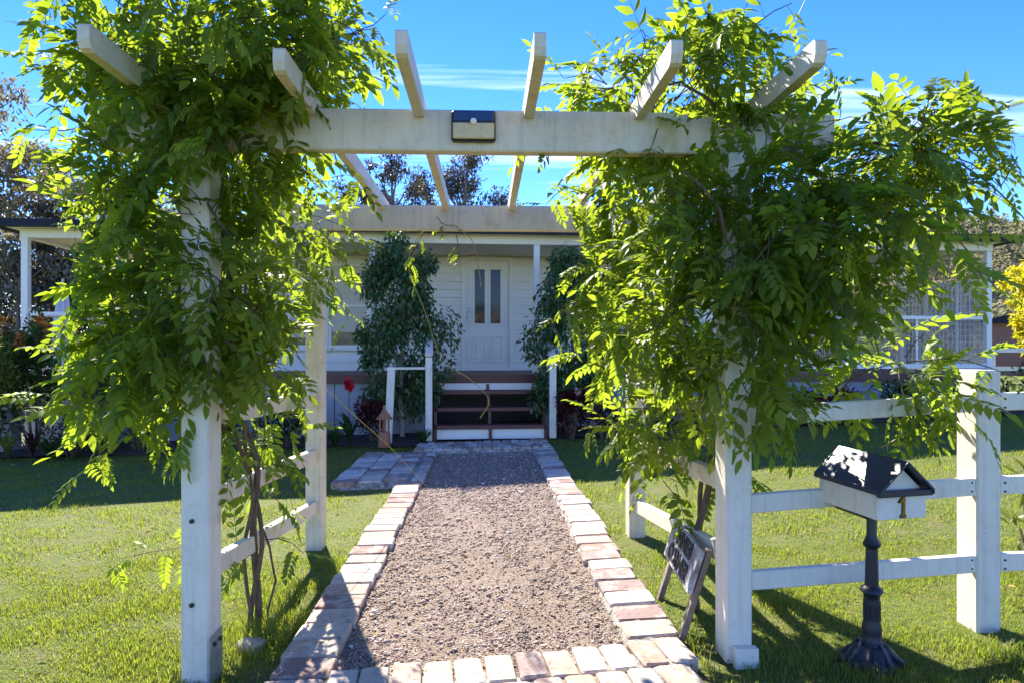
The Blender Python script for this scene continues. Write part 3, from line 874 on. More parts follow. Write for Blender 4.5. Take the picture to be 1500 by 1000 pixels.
for i, (u, ov) in enumerate(((-1.33, .66), (-.74, .50), (-.285, .66), (.185, .66), (.665, .62), (1.165, .64))):
    mb = MB()
    zb = 2.245 + BH - .035; zt = zb + .088
    y0, y1 = PV[0]-ov-AV, PV[1]+.45-AV
    w = .021
    prof = [(y0, zb+.035), (y0+.012, zb+.008), (y0+.03, zb)]
    for v in PV:      # notched over each beam
        prof += [(v-AV-.037, zb), (v-AV-.037, zb+.034), (v-AV+.037, zb+.034), (v-AV+.037, zb)]
    prof += [(y1, zb), (y1, zt), (y0+.01, zt), (y0, zt-.01)]
    mb.prism(prof, u-w, u+w, 'x')
    ap('rafter', mb)
def side_rail(u, z0, z1, h=.088):
    ap('rail', MB().beam((u, PV[0]+PD/2-AV, z0), (u, PV[1]-PD/2-AV, z1), .045, h), M['arbor'])
side_rail(PU[0], 1.10, 1.05); side_rail(PU[0], .745, .645); side_rail(PU[0], .435, .28)
side_rail(PU[1], 1.12, 1.08); side_rail(PU[1], .80, .70); side_rail(PU[1], .47, .27)

# solar lamp on the front beam
lp = A(-.052, PV[0]-.036, 2.345)
lamp = empty('solar_wall_lamp', lp, TH)
tag(lamp, 'small navy solar lamp with cream diffuser on the arbor front beam', 'lamp')
MB().box((-.094, -.030, -.066), (.094, 0, .066), .008).build('housing', M['plastic'], lamp)
MB().box((-.084, -.034, .018), (.084, -.0305, .058), .002).build('solar_panel', M['solar'], lamp)
MB().box((-.088, -.040, -.058), (.088, -.0305, .010), .006).build('diffuser', M['diffuser'], lamp)
MB().tube([(0, -.040, .012), (0, -.052, .012), (0, -.056, .012)], [.014, .013, .006], 12).build('sensor', M['house'], lamp, True)

# ------------------------------------------------------------------ right-hand paddock fence
fo = P(1436, 925, 3.13)
fence = empty('post_and_rail_fence', (fo.x, fo.y, fo.z))
tag(fence, 'white three-rail timber fence right of the arbor behind the mailbox', 'fence')
fa = A(PU[1]+PW/2+.001, PV[0]-.03)
def fp(name, mb, m=M['fence']):
    o = mb.build(name, m, fence); o.location = (-fo.x, -fo.y, -fo.z); return o
FX, FY = 2.185, 3.20
for X, Y in ((FX, FY), (4.3, 3.32)):
    fp('post', MB().box((X-.056, Y-.075, float(gz(X))-.15), (X+.056, Y+.075, 1.30), .008))
for z0, z1 in ((1.105, 1.15), (.725, .765), (.39, .41)):
    fp('rail', MB().beam((fa.x, fa.y, z0), (FX-.057, FY-.045, z1), .042, .080))
    fp('rail', MB().beam((FX+.057, FY-.045, z1+.005), (4.3-.057, 3.27, z1+.06), .042, .080))

for z in (1.15, .765, .41):
    for dz in (-.02, .02):
        for X in (FX-.075, FX+.078):
            fp('nail', MB().tube([(X, FY-.0665, z+dz), (X, FY-.0705, z+dz)], .005, 6), M['rust'])
# ------------------------------------------------------------------ mailbox
mb_o = P(1277, 972, 2.90)
mail = empty('mailbox', (mb_o.x, mb_o.y, float(gz(mb_o.x))))
tag(mail, 'white letterbox with navy gable roof on ornate black iron pedestal', 'mailbox')
prof = [(-.05,.125),(0,.122),(.02,.115),(.035,.095),(.06,.078),(.085,.056),(.11,.047),(.125,.05),(.135,.056),(.15,.052),(.16,.044),(.19,.047),(.22,.045),(.235,.039),(.25,.038),(.30,.036),(.315,.041),(.325,.036),(.35,.040),(.362,.050),(.375,.046),(.385,.030),(.46,.028),(.545,.026),(.553,.036),(.565,.039),(.578,.030),(.60,.022),(.685,.022)]
prof = [(z, r) if z < .1 else (z-.055, r*(.84 if .14 < z < .36 else .92)) for z, r in prof]
prof[-1] = (.685, prof[-1][1])
ped = MB().lathe(prof[5:], 20)
ped.build('pedestal', M['iron'], mail, True)
fl = MB()
N = 32; st = []
for z, r in prof[:7]:
    st.append(len(fl.v))
    for k in range(N):
        an = 2*math.pi*k/N; lob = 1 + .13*math.cos(4*an+.6)*(1 if r > .06 else .3)
        fl.v.append((r*lob*math.cos(an), r*lob*math.sin(an), z))
for i in range(6):
    for k in range(N):
        k2 = (k+1) % N; fl.f.append((st[i]+k, st[i]+k2, st[i+1]+k2, st[i+1]+k))
fl.f.append(tuple(st[-1]+k for k in range(N)))
fl.build('base', M['iron'], mail, True)
for k in range(10):
    an = 2*math.pi*k/10
    MB().tube([(.030*math.cos(an), .030*math.sin(an), .185), (.029*math.cos(an), .029*math.sin(an), .27)], .0055, 5).build('flute', M['iron'], mail)
for k in range(8):
    an = 2*math.pi*k/8+.2
    MB().tube([(r_*math.cos(an), r_*math.sin(an), z_) for r_, z_ in ((.118, -.02), (.112, .028), (.09, .046), (.07, .066), (.05, .098))], [.010, .012, .011, .009, .005], 6).build('scroll', M['iron'], mail, True)
# box frame: local +Y = front of box
ba = R(-76) - math.pi/2
BM = Matrix.Rotation(ba, 4, 'Z') @ Matrix.Translation((0, 0, 0)) @ Matrix.Rotation(R(-1.5), 4, 'X')
def mp(name, mb, m, parent=mail, smooth=False):
    mb.v = [tuple(BM @ Vector(p)) for p in mb.v]
    return mb.build(name, m, parent, smooth)
mz = .615 - 0.0; L0, L1, BWd = -.20, .145, .118
mz = .655
body = MB()
zw = mz + .115
body.box((-BWd, L0, mz), (BWd, L1, zw), .003)
bx = mp('box', body, M['fence'])
mp('gable', MB().prism([(-BWd+.012, zw+.001), (BWd-.012, zw+.001), (0, zw+.095)], L0+.01, L1-.02, 'y'), M['fence'])
for s in (-1, 1):
    e, r = (BWd+.011)*s, 0
    pr = [(0, zw+.122), (e, zw+.008), (e, zw-.012), (e-.004*s, zw-.012), (e-.006*s, zw+.0), (0, zw+.115)]
    mp('roof', MB().prism(pr, L0-.02, L1+.028, 'y'), M['navy'])
mp('front_lip', MB().box((-BWd-.012, L1+.001, zw-.020), (BWd+.012, L1+.022, zw+.006), .003), M['navy'])
one = [(-.010,-.042),(-.010,-.030),(-.004,-.028),(-.004,.022),(-.017,.016),(-.019,.022),(-.002,.043),(.008,.043),(.008,-.028),(.014,-.030),(.014,-.042)]
mp('number_backing', MB().prism([(-a*1.25, b*1.06 + (mz+zw)/2 - .008) for a, b in one], L1+.0008, L1+.003, 'y'), M['letter'])
mp('house_number', MB().prism([(-a, b + (mz+zw)/2 - .008) for a, b in one], L1+.001, L1+.007, 'y'), M['brass'])
# newspaper tube slung under the box
tb = MB()
pts = [(-.062*math.cos(t)*1.0, -.045*math.sin(t)) for t in np.linspace(0, math.pi, 12)]
outl = [(a, mz-.002+b) for a, b in pts]
tb.prism(outl, L0+.01, -.02, 'y')
mp('newspaper_holder', tb, M['iron'])

# ------------------------------------------------------------------ leaning name board
sgn = empty('name_board', (.84, 3.45, 0.03))
tag(sgn, 'small leaning grey name board on two timber stakes beside the path', 'sign')
Lean = Vector((.30, 0, .95)).normalized()
near = Vector((.775, 3.17, .02)); far = Vector((.80, 3.72, .02))
so = Vector(sgn.location)
for p in (near, far):
    q = p + Lean*(.47 if p is near else .43)
    MB().beam(p - so - Lean*.06, q - so, .045, .028, .004, up=(1, 0, -.3)).build('stake', M['stake'], sgn)
yd = (far-near).normalized()              # along the board, from near to far
nrm = Lean.cross(yd).normalized()
if nrm.x > 0: nrm = -nrm
bc = near + Lean*.355 + yd*.275
Bx = -yd                                   # text runs from the far end to the near end
BMt = Matrix(((Bx.x, Lean.x, nrm.x, 0), (Bx.y, Lean.y, nrm.y, 0), (Bx.z, Lean.z, nrm.z, 0), (0, 0, 0, 1)))
loc = bc - so + nrm*.034
b_ = MB().box((-.305, -.105, -.012), (.305, .105, .012), .003)
b_.v = [tuple(BMt @ Vector(p) + loc) for p in b_.v]
board = b_.build('board', M['sign'], sgn)
bk = MB().box((.255, -.115, -.045), (.30, .10, -.0125), .003)
bk.v = [tuple(BMt @ Vector(p) + loc) for p in bk.v]
def lettering(txt, size, x, y, parent):
    cu = bpy.data.curves.new('lettering', 'FONT'); cu.body = txt; cu.size = size; cu.extrude = .002; cu.align_x = 'CENTER'; cu.offset = .004; cu.space_character = 1.08
    t_ = bpy.data.objects.new('lettering_tmp', cu); COL.objects.link(t_)
    me = bpy.data.meshes.new_from_object(t_.evaluated_get(bpy.context.evaluated_depsgraph_get()))
    bpy.data.objects.remove(t_)
    me.materials.clear(); me.materials.append(M['letter'])
    Mt = Matrix.Translation(loc) @ BMt @ Matrix.Translation((x, y, .0145))
    me.transform(Mt)
    return link('lettering', me, parent)
lettering('ANNIES', .105, 0, .018, board); lettering('CORNER', .105, 0, -.082, board)

# ------------------------------------------------------------------ rocks
def rock(px, py, Y, s, label, seed, flat=.6, name='rock', m=None):
    p = P(px, py, Y); V, T = ICO2
    r = np.random.default_rng(seed)
    d = np.sum([r.uniform(.08, .16)*np.sin(V @ r.normal(size=3)*r.uniform(1.5, 4) + r.uniform(0, 6)) for _ in range(6)], 0)
    VV = V*(1+d)[:, None]*np.array([s, s*.8, s*flat])
    o = np_mesh(name, VV, T, m or M['rock'], smooth=True)
    o.location = (p.x, p.y, float(gz(p.x)) + s*flat*.45)
    o.rotation_euler = (0, 0, r.uniform(0, 6))
    tag(o, label, 'rock')
rock(370, 945, 3.24, .068, 'fist-sized grey rock at the foot of the vine stems', 3)
rock(697, 947, 3.20, .033, 'pale stone lying on the gravel near the front bricks', 5, .45, 'stone')

# ------------------------------------------------------------------ wisteria
def compound_leaf(k):
    """pinnate leaf along +Y: rachis and paired folded leaflets; returns verts, tris"""
    r = np.random.default_rng(40+k)
    V, T = [], []
    L = r.uniform(.20, .26); pairs = int(r.integers(4, 7))
    sag = r.uniform(.04, .10)
    def rach(t): return np.array([0.015*math.sin(t*3+k), L*t*(1-.12*t*t), -sag*t*t])
    ts = np.linspace(0, 1, 6)
    n0 = 0
    for i, t in enumerate(ts):
        p = rach(t); rr = .0017*(1-.6*t)
        for a in range(3): V.append(p + rr*np.array([math.cos(a*2.09), 0, math.sin(a*2.09)]))
    for i in range(5):
        for a in range(3):
            b = (a+1) % 3; T += [(3*i+a, 3*i+b, 3*i+3+b), (3*i+a, 3*i+3+b, 3*i+3+a)]
    def leaflet(base, d, nrm, ln):
        d = d/np.linalg.norm(d); s = np.cross(d, nrm); s /= np.linalg.norm(s); n_ = np.cross(s, d)
        w = ln*r.uniform(.19, .235); fold = r.uniform(.15, .45)*w; dr = r.uniform(.10, .30)*ln
        def pt(f, side): return base + d*ln*f + s*side*w*(1 if abs(f-.35) < .01 else .72) + n_*(fold*abs(side)*(1 if abs(f-.35) < .01 else .7)) - n_*dr*f*f
        i = len(V)
        V.extend([base, pt(.35, -1), pt(.35, 0), pt(.35, 1), pt(.70, -1), pt(.70, 0), pt(.70, 1), base + d*ln - n_*dr])
        T.extend([(i, i+2, i+1), (i, i+3, i+2), (i+1, i+2, i+5), (i+1, i+5, i+4), (i+2, i+3, i+6), (i+2, i+6, i+5), (i+4, i+5, i+7), (i+5, i+6, i+7)])
    for j in range(pairs):
        t = .24 + .70*j/(pairs-.4)
        p = rach(t); sz = .068*(1-.25*abs(t-.6))*r.uniform(.85, 1.15)
        for s in (-1, 1):
            leaflet(p, np.array([s*1.0, .62 + .3*t, -.25 + r.uniform(-.25, .15)]), np.array([r.uniform(-.25, .25), 0, 1.0]), sz)
    leaflet(rach(1.0), np.array([r.uniform(-.1, .1), 1.0, -.45]), np.array([0, .3, 1.0]), .072)
    return np.array(V), np.array(T)
LEAF = [compound_leaf(k) for k in range(7)]
LEAF_TINT = [np.repeat(np.random.default_rng(70+k).random(1), len(LEAF[k][0])) for k in range(7)]
LEAF_ME = []
for k in range(7):
    tmp = np_mesh('leaf', LEAF[k][0], LEAF[k][1], M['wisteria_o'], LEAF_TINT[k])
    LEAF_ME.append(tmp.data); bpy.data.objects.remove(tmp)

def basis(d, up):
    d = d/np.linalg.norm(d); x = np.cross(d, up); x /= (np.linalg.norm(x)+1e-9); z = np.cross(x, d)
    return np.stack([x, d, z], 1)      # columns: leaf x, y (rachis), z (normal)

class Vine:
    def __init__(self, seed):
        self.r = np.random.default_rng(seed); self.leaves = []; self.shoots = []
    def shoot(self, p, d, L, droop=.9, spacing=.05, size=1.0, wig=.16, start=.12, thick=.0035, avoid=None):
        r = self.r; p = np.array(p, float); d = np.array(d, float); d /= np.linalg.norm(d)
        pts = [p.copy()]; step = .035; n = max(3, int(L/step))
        az = r.uniform(0, 6.28); acc = 0
        for i in range(n):
            d = d + np.array([r.normal(0, wig), r.normal(0, wig), r.normal(0, wig) - droop*step*2.2]); d /= np.linalg.norm(d)
            p = p + d*step; pts.append(p.copy()); acc += step
            if acc > spacing and i*step > start*L:
                acc = 0; az += 2.4
                self.leaf_at(p, d, az, size*(1 - .35*(i/n)**2))
        self.shoots.append((pts, thick))
        self.leaf_at(p, d, az, size*.7)
        return pts
    def leaf_at(self, p, d, az, size):
        r = self.r
        a = np.cross(d, [0, 0, 1.0]);
        if np.linalg.norm(a) < .1: a = np.array([1.0, 0, 0])
        a /= np.linalg.norm(a); b = np.cross(a, d)
        side = a*math.cos(az) + b*math.sin(az)
        ld = d*.35 + side*.9 + np.array([0, 0, r.uniform(-.55, .15)])
        up = np.array([r.normal(0, .35), r.normal(0, .35), 1.0])
        self.leaves.append((p.copy(), basis(ld, up), size*r.uniform(.68, 1.28), int(r.integers(0, 7))))
    def blob(self, px, py, Y, rx, ry, ryd, n, droop=.9, L=(.18, .42), size=1.12):
        n = int(n*2.35)
        c = np.array(P(px, py, Y)); k = Y/F
        rad = np.array([rx*k, ryd, ry*k]); r = self.r
        for _ in range(n):
            q = r.normal(size=3); q /= np.linalg.norm(q)
            f = r.random()**.45*.86
            p = c + q*rad*f
            out = q*np.array([1, 1, 1]); d = out*.9 + r.normal(0, .45, 3) + np.array([0, 0, .15])
            self.shoot(p, d, r.uniform(*L)*(.55 + .5*min(1, rad.min()/.3)), droop, size=size)
    def path_shoot(self, pts, spacing=.05, size=1.0, thick=.004, leaves=True):
        """a shoot along given points (px, py, Y)"""
        W_ = [np.array(P(*q)) for q in pts]; out = []
        for i in range(len(W_)-1):
            p0 = W_[max(i-1, 0)]; p1 = W_[i]; p2 = W_[i+1]; p3 = W_[min(i+2, len(W_)-1)]
            m = max(3, int(np.linalg.norm(p2-p1)/.035))
            for j in range(m):
                t = j/m
                out.append(.5*((2*p1) + (-p0+p2)*t + (2*p0-5*p1+4*p2-p3)*t*t + (-p0+3*p1-3*p2+p3)*t**3))
        out.append(W_[-1])
        self.shoots.append((out, thick))
        acc = 0; az = self.r.uniform(0, 6)
        if leaves:
            for i in range(1, len(out)):
                acc += np.linalg.norm(out[i]-out[i-1])
                if acc > spacing:
                    acc = 0; az += 2.4; d = out[i]-out[i-1]; d /= np.linalg.norm(d)
                    self.leaf_at(out[i], d, az, size*(1-.3*i/len(out)))
        return out
    def finish(self, name, label, base, trunks, keep=None, bare=()):
        root = empty(name, base); tag(root, label, 'vine')
        inv = -np.array(base)
        for pts, rad in trunks:
            MB().tube([np.array(q)+inv for q in pts], rad, 8).build('stem', M['bark_vine'], root, True)
        st = MB()
        for pts, th in self.shoots:
            q = pts[::2] if len(pts) > 6 else pts
            if len(q) < 2: continue
            st.tube([x+inv for x in q], [th*(1-.55*i/len(q)) for i in range(len(q))], 3, False)
        tag(st.build('shoots', M['bark_vine'], root), kind='stuff')
        for pts, th in bare:
            q = [np.array(x) for x in pts]; sm = []
            for i in range(len(q)-1):
                p0, p1, p2, p3 = q[max(i-1, 0)], q[i], q[i+1], q[min(i+2, len(q)-1)]
                for t in np.linspace(0, 1, 7)[:-1]: sm.append(.5*((2*p1)+(-p0+p2)*t+(2*p0-5*p1+4*p2-p3)*t*t+(-p0+3*p1-3*p2+p3)*t**3))
            sm.append(q[-1]); pts = sm
            MB().tube([np.array(x)+inv for x in pts], th, 4).build('tendril', M['shoot'], root)
        lv = [l for l in self.leaves if keep is None or keep(l[0])]
        cp = np.array((0, 0, CH))
        lv.sort(key=lambda l: np.linalg.norm(l[0]-cp))
        for p, B, s, k in lv[:300]:
            o = link('leaf', LEAF_ME[k], root)
            Mx = Matrix.Identity(4)
            for i in range(3):
                for j in range(3): Mx[i][j] = B[i, j]*s
                Mx[i][3] = p[i]+inv[i]
            o.matrix_local = Mx
        VV, TT, tt, off = [], [], [], 0
        for p, B, s, k in lv[300:]:
            V, T = LEAF[k]
            VV.append(V @ B.T*s + p + inv); TT.append(T+off); tt.append(np.full(len(V), self.r.random())); off += len(V)
        tag(np_mesh('foliage', np.concatenate(VV), np.concatenate(TT), M['wisteria'], np.concatenate(tt), root), kind='stuff')
        print(name, 'leaves', len(lv))
        return root

def keepout(boxes):
    """keep stretches of timber free of leaves: boxes in arbor space (u0,u1,v0,v1,z0,z1)"""
    def f(p):
        u, v = to_uv(p[0], p[1])
        for (u0, u1, v0, v1, z0, z1) in boxes:
            if u0 < u < u1 and v0 < v < v1 and z0 < p[2] < z1: return False
        return True
    return f
def twist(pts, amp, turns, ph):
    """wind a stem round a line of points"""
    W_ = [np.array(q, float) for q in pts]; out = []
    for i in range(len(W_)-1):
        m = 7
        for j in range(m):
            out.append(W_[i] + (W_[i+1]-W_[i])*j/m)
    out.append(W_[-1]); n = len(out)
    return [p + amp*np.array([math.cos(turns*6.28*i/n+ph), math.sin(turns*6.28*i/n+ph), 0]) for i, p in enumerate(out)]

VLn = Vine(11)
for b in [(320, 55, 2.85, 150, 60, .42, 40), (195, 100, 2.95, 50, 45, .28, 9), (455, 50, 2.95, 65, 45, .32, 14), (330, 165, 3.0, 100, 65, .38, 26),
          (235, 285, 3.0, 50, 70, .28, 12), (415, 320, 4.1, 60, 105, .40, 14), (290, 415, 3.0, 90, 60, .30, 20), (240, 500, 3.1, 70, 50, .28, 13),
          (265, 575, 3.1, 55, 40, .22, 9), (410, 440, 4.4, 40, 50, .30, 4), (385, 590, 3.9, 28, 60, .18, 5), (385, 690, 3.7, 20, 45, .12, 2), (340, 460, 3.1, 50, 50, .2, 6), (300, 490, 2.78, 60, 60, .12, 7), (285, 405, 2.8, 50, 30, .1, 5), (290, 250, 2.8, 60, 30, .12, 6), (300, 320, 2.82, 40, 30, .1, 4), (180, 530, 3.1, 30, 30, .18, 3), (225, 430, 3.05, 45, 35, .2, 4)]:
    VLn.blob(*b)
for q in [[(200, 60, 2.9), (120, 60, 2.9), (40, 85, 2.9)], [(190, 160, 2.9), (110, 190, 2.9), (40, 190, 2.85)], [(170, 90, 2.8), (90, 50, 2.7), (60, 30, 2.7)],
          [(480, 60, 2.9), (530, 50, 2.9), (550, 110, 2.9)], [(200, 480, 3.0), (130, 490, 3.0), (85, 520, 3.05)], [(200, 560, 3.0), (150, 590, 3.0), (115, 600, 3.0)],
          [(200, 600, 3.0), (150, 660, 3.0), (125, 690, 3.0)], [(374, 815, 3.5), (320, 800, 3.3), (250, 803, 3.2), (175, 818, 3.15)], [(215, 280, 2.9), (130, 220, 2.9), (70, 190, 2.9)],
          [(385, 790, 3.6), (420, 790, 3.65), (450, 815, 3.7)], [(420, 400, 4.5), (490, 420, 4.6), (510, 470, 4.6)]]:
    VLn.path_shoot(q)
tL = P(376, 912, 3.55)
def up_line(pts): return [np.array(P(*q)) for q in pts]
trunksL = []
l0 = up_line([(372, 925, 3.55), (378, 800, 3.55), (372, 690, 3.5), (352, 590, 3.45), (335, 450, 3.3), (318, 300, 3.2), (310, 170, 3.1)])
trunksL.append((twist(l0, .020, 3, 0), [.020*(1-.5*i/43) for i in range(43)]))
trunksL.append((twist(l0, .022, 3, 3.1), [.014*(1-.5*i/43) for i in range(43)]))
l1 = up_line([(368, 925, 3.5), (360, 800, 3.5), (368, 720, 3.45), (340, 600, 3.4), (300, 470, 3.2)])
trunksL.append((twist(l1, .012, 2, 1), [.010]*29))
l2 = up_line([(383, 925, 3.6), (405, 850, 3.62), (395, 800, 3.62), (378, 760, 3.6)])
trunksL.append((twist(l2, .004, 1, 1), [.006]*22))
for q, rr in (([(330, 260, 3.15), (300, 190, 2.9), (240, 170, 2.88), (180, 120, 2.9), (120, 90, 2.95)], .010), ([(318, 230, 3.0), (360, 130, 2.9), (420, 90, 2.9), (500, 60, 2.9)], .009),
              ([(335, 440, 3.3), (280, 400, 3.0), (220, 420, 2.98), (150, 470, 3.0)], .007), ([(350, 560, 3.4), (290, 560, 3.05), (220, 560, 3.0), (160, 600, 3.0)], .007),
              ([(340, 480, 3.3), (400, 430, 3.9), (440, 380, 4.4), (455, 300, 4.8)], .008), ([(300, 280, 2.86), (320, 330, 2.85), (345, 360, 3.0)], .006), ([(345, 600, 3.42), (400, 480, 4.2), (445, 430, 4.6)], .006)):
    ln = twist(up_line(q), .008, 2, 1.0); trunksL.append((ln, [rr*(1-.5*i/len(ln)) for i in range(len(ln))]))
barL = [(up_line([(425, 500, 4.6), (455, 545, 4.85), (520, 608, 5.4), (575, 658, 6.0), (625, 712, 6.75)]), .003)]
keepL = keepout([(-1.30, -1.12, 2.7, 3.1, .0, .98), (-1.3, -1.12, 2.6, 2.9, 1.92, 2.12), (-.80, .3, 2.4, 3.2, 2.15, 2.45), (-.6, .3, 2.0, 3.2, 2.15, 2.8), (-1.75, -1.36, 2.5, 2.98, 2.25, 2.45), (-1.42, -1.24, 2.1, 2.75, 2.2, 2.7)])
VLn.finish('wisteria_vine', 'wisteria smothering the left side of the arbor, twisted stems by a rock', (tL.x, tL.y, float(gz(tL.x))), trunksL, keepL, barL)

VRn = Vine(23)
for b in [(985, 150, 3.15, 75, 55, .36, 20), (1110, 235, 2.95, 90, 40, .30, 14), (1300, 215, 2.95, 90, 26, .24, 16), (1090, 320, 2.95, 120, 60, .36, 28),
          (1280, 315, 2.9, 75, 45, .28, 15), (950, 305, 4.1, 60, 80, .36, 22), (1045, 440, 3.0, 95, 55, .28, 18), (928, 475, 4.4, 42, 95, .32, 16),
          (1080, 520, 2.95, 55, 40, .20, 9), (945, 595, 4.0, 36, 55, .25, 7), (1305, 535, 3.15, 32, 28, .16, 6), (975, 690, 3.5, 20, 35, .14, 2),
          (1090, 585, 2.9, 30, 25, .12, 2), (1175, 400, 2.95, 50, 35, .22, 6), (1000, 580, 3.3, 40, 50, .20, 6), (1040, 105, 3.05, 60, 35, .25, 9), (920, 130, 3.2, 45, 25, .22, 6), (1150, 130, 3.2, 40, 25, .2, 5), (905, 420, 4.3, 35, 55, .25, 8), (1370, 225, 2.95, 50, 22, .18, 7), (1040, 640, 3.5, 25, 40, .15, 2)]:
    VRn.blob(*b)
for q in [[(1040, 110, 2.9), (1085, 60, 2.85), (1120, 25, 2.8), (1160, 5, 2.75)], [(1000, 90, 3.0), (1010, 50, 3.0), (1035, 30, 3.0)], [(1350, 200, 2.9), (1420, 190, 2.85), (1480, 190, 2.8)],
          [(1330, 170, 2.95), (1400, 160, 2.95), (1440, 165, 2.95)], [(1330, 530, 3.0), (1400, 525, 2.95), (1470, 545, 2.9), (1500, 560, 2.9)], [(1340, 540, 3.05), (1390, 560, 3.0), (1415, 610, 3.0)],
          [(1380, 330, 2.9), (1420, 370, 2.9), (1440, 415, 2.9)], [(880, 190, 3.1), (830, 190, 3.05), (775, 205, 3.0)], [(900, 130, 3.2), (860, 140, 3.2), (830, 160, 3.2)],
          [(870, 290, 3.9), (830, 275, 3.9), (800, 300, 3.9)], [(860, 440, 4.3), (825, 450, 4.3), (810, 480, 4.3)], [(1490, 230, 2.7), (1480, 250, 2.7), (1465, 275, 2.7)]]:
    VRn.path_shoot(q)
VRn.path_shoot([(1330, 205, 2.9), (1390, 230, 2.85), (1450, 270, 2.8), (1500, 320, 2.75), (1530, 370, 2.75)], leaves=False, thick=.005)
tR = P(1015, 800, 3.55)
r0 = [np.array((tR.x, tR.y, -.02)), np.array((tR.x+.02, tR.y, .4)), np.array((tR.x+.08, tR.y-.05, .9))] + up_line([(1085, 470, 3.25), (1090, 330, 3.15), (1080, 200, 3.1)])
trunksR = [(twist(r0, .020, 3, 0), [.022*(1-.5*i/36) for i in range(36)]), (twist(r0, .022, 3, 3.1), [.015*(1-.5*i/36) for i in range(36)])]
trunksR.append((up_line([(1000, 250, 2.75), (1030, 275, 2.74), (1055, 310, 2.75), (1062, 350, 2.8)]), [.006, .007, .008, .008]))
for q, rr in (([(1085, 300, 3.1), (1110, 230, 2.92), (1180, 215, 2.9), (1280, 210, 2.9), (1380, 225, 2.9)], .010), ([(1080, 220, 3.0), (1040, 150, 2.95), (1000, 120, 3.0), (930, 140, 3.1)], .009),
              ([(1088, 380, 3.15), (1150, 340, 2.9), (1230, 320, 2.88), (1330, 340, 2.88)], .008), ([(1085, 470, 3.2), (1040, 430, 2.95), (990, 440, 2.9), (960, 480, 2.95)], .007),
              ([(1080, 480, 3.3), (1000, 420, 3.9), (940, 330, 4.5), (920, 260, 4.85)], .009), ([(1070, 560, 3.35), (1000, 560, 3.8), (940, 600, 4.2)], .007)):
    ln = twist(up_line(q), .008, 2, 1.0); trunksR.append((ln, [rr*(1-.5*i/len(ln)) for i in range(len(ln))]))
barR = [(up_line([(900, 95, 3.1), (915, 55, 3.1), (950, 28, 3.1), (985, 30, 3.1), (1010, 14, 3.1), (1040, 12, 3.1)]), .0016), (up_line([(1130, 90, 2.9), (1155, 50, 2.85), (1180, 0, 2.8)]), .0018), (up_line([(1375, 225, 2.85), (1400, 270, 2.85), (1408, 300, 2.85)]), .0015), (up_line([(1255, 600, 3.2), (1310, 610, 3.2), (1320, 635, 3.2), (1290, 655, 3.2)]), .003),
        (up_line([(640, 325, 4.9), (690, 350, 4.9), (705, 420, 4.95), (715, 500, 5.0), (712, 590, 5.0)][0:3]), .004),
        (up_line([(655, 312, 4.95), (615, 345, 5.0), (598, 390, 5.1), (622, 455, 5.15), (648, 525, 5.2), (690, 556, 5.2), (716, 585, 5.2), (703, 612, 5.2)]), .003)]
for q in [[(655, 312, 4.9), (625, 335, 4.95), (600, 385, 5.05), (610, 420, 5.1)], [(640, 318, 4.85), (650, 330, 4.8), (665, 330, 4.8)], [(668, 345, 4.85), (672, 365, 4.85), (668, 385, 4.85)]]:
    VRn.path_shoot(q, .06, .55)
keepR = keepout([(1.0, 1.18, 2.7, 3.1, .0, .80), (.38, 1.02, 1.9, 3.0, 2.16, 2.62), (1.08, 1.6, 2.0, 3.0, 2.20, 2.62), (.6, 1.2, 2.4, 3.9, 0, .66), (1.1, 1.23, 2.2, 2.72, 2.35, 2.6), (.60, .72, 2.2, 2.8, 2.35, 2.6), (-.7, .15, 2.2, 3.2, 2.1, 2.7)])
VRn.finish('wisteria_vine', 'wisteria smothering the right side of the arbor above the name board', (tR.x, tR.y, float(gz(tR.x))), trunksR, keepR, barR)

# ------------------------------------------------------------------ leaf clouds for trees and garden plants
def leaf_cloud(P_, D_, size, ratio, tint, m, name, parent, up=None):
    """folded lozenge leaves: base P, direction D"""
    n = len(P_)
    D_ = D_/np.linalg.norm(D_, axis=1, keepdims=True)
    U = rng.normal(size=(n, 3))*.5 + np.array([0, 0, 1.0]) if up is None else up
    X = np.cross(D_, U); X /= np.linalg.norm(X, axis=1, keepdims=True)+1e-9
    Nn = np.cross(X, D_); s = np.asarray(size).reshape(-1, 1)*np.ones((n, 1)); w = s*ratio/2
    a = P_; t = P_ + D_*s - Nn*s*.12; l = P_ + D_*s*.45 - X*w + Nn*w*.4; r_ = P_ + D_*s*.45 + X*w + Nn*w*.4
    V = np.stack([a, l, t, r_], 1).reshape(-1, 3); k = np.arange(n)*4
    T = np.stack([np.stack([k, k+2, k+1], 1), np.stack([k, k+3, k+2], 1)], 1).reshape(-1, 3)
    return np_mesh(name, V, T, m, np.repeat(tint, 4), parent)

def clumped(n, centres, rad, r):
    k = r.integers(0, len(centres), n)
    q = r.normal(size=(n, 3)); q /= np.linalg.norm(q, axis=1, keepdims=True)
    q *= (r.random(n)**.5)[:, None]
    return centres[k] + q*rad[k], q, k

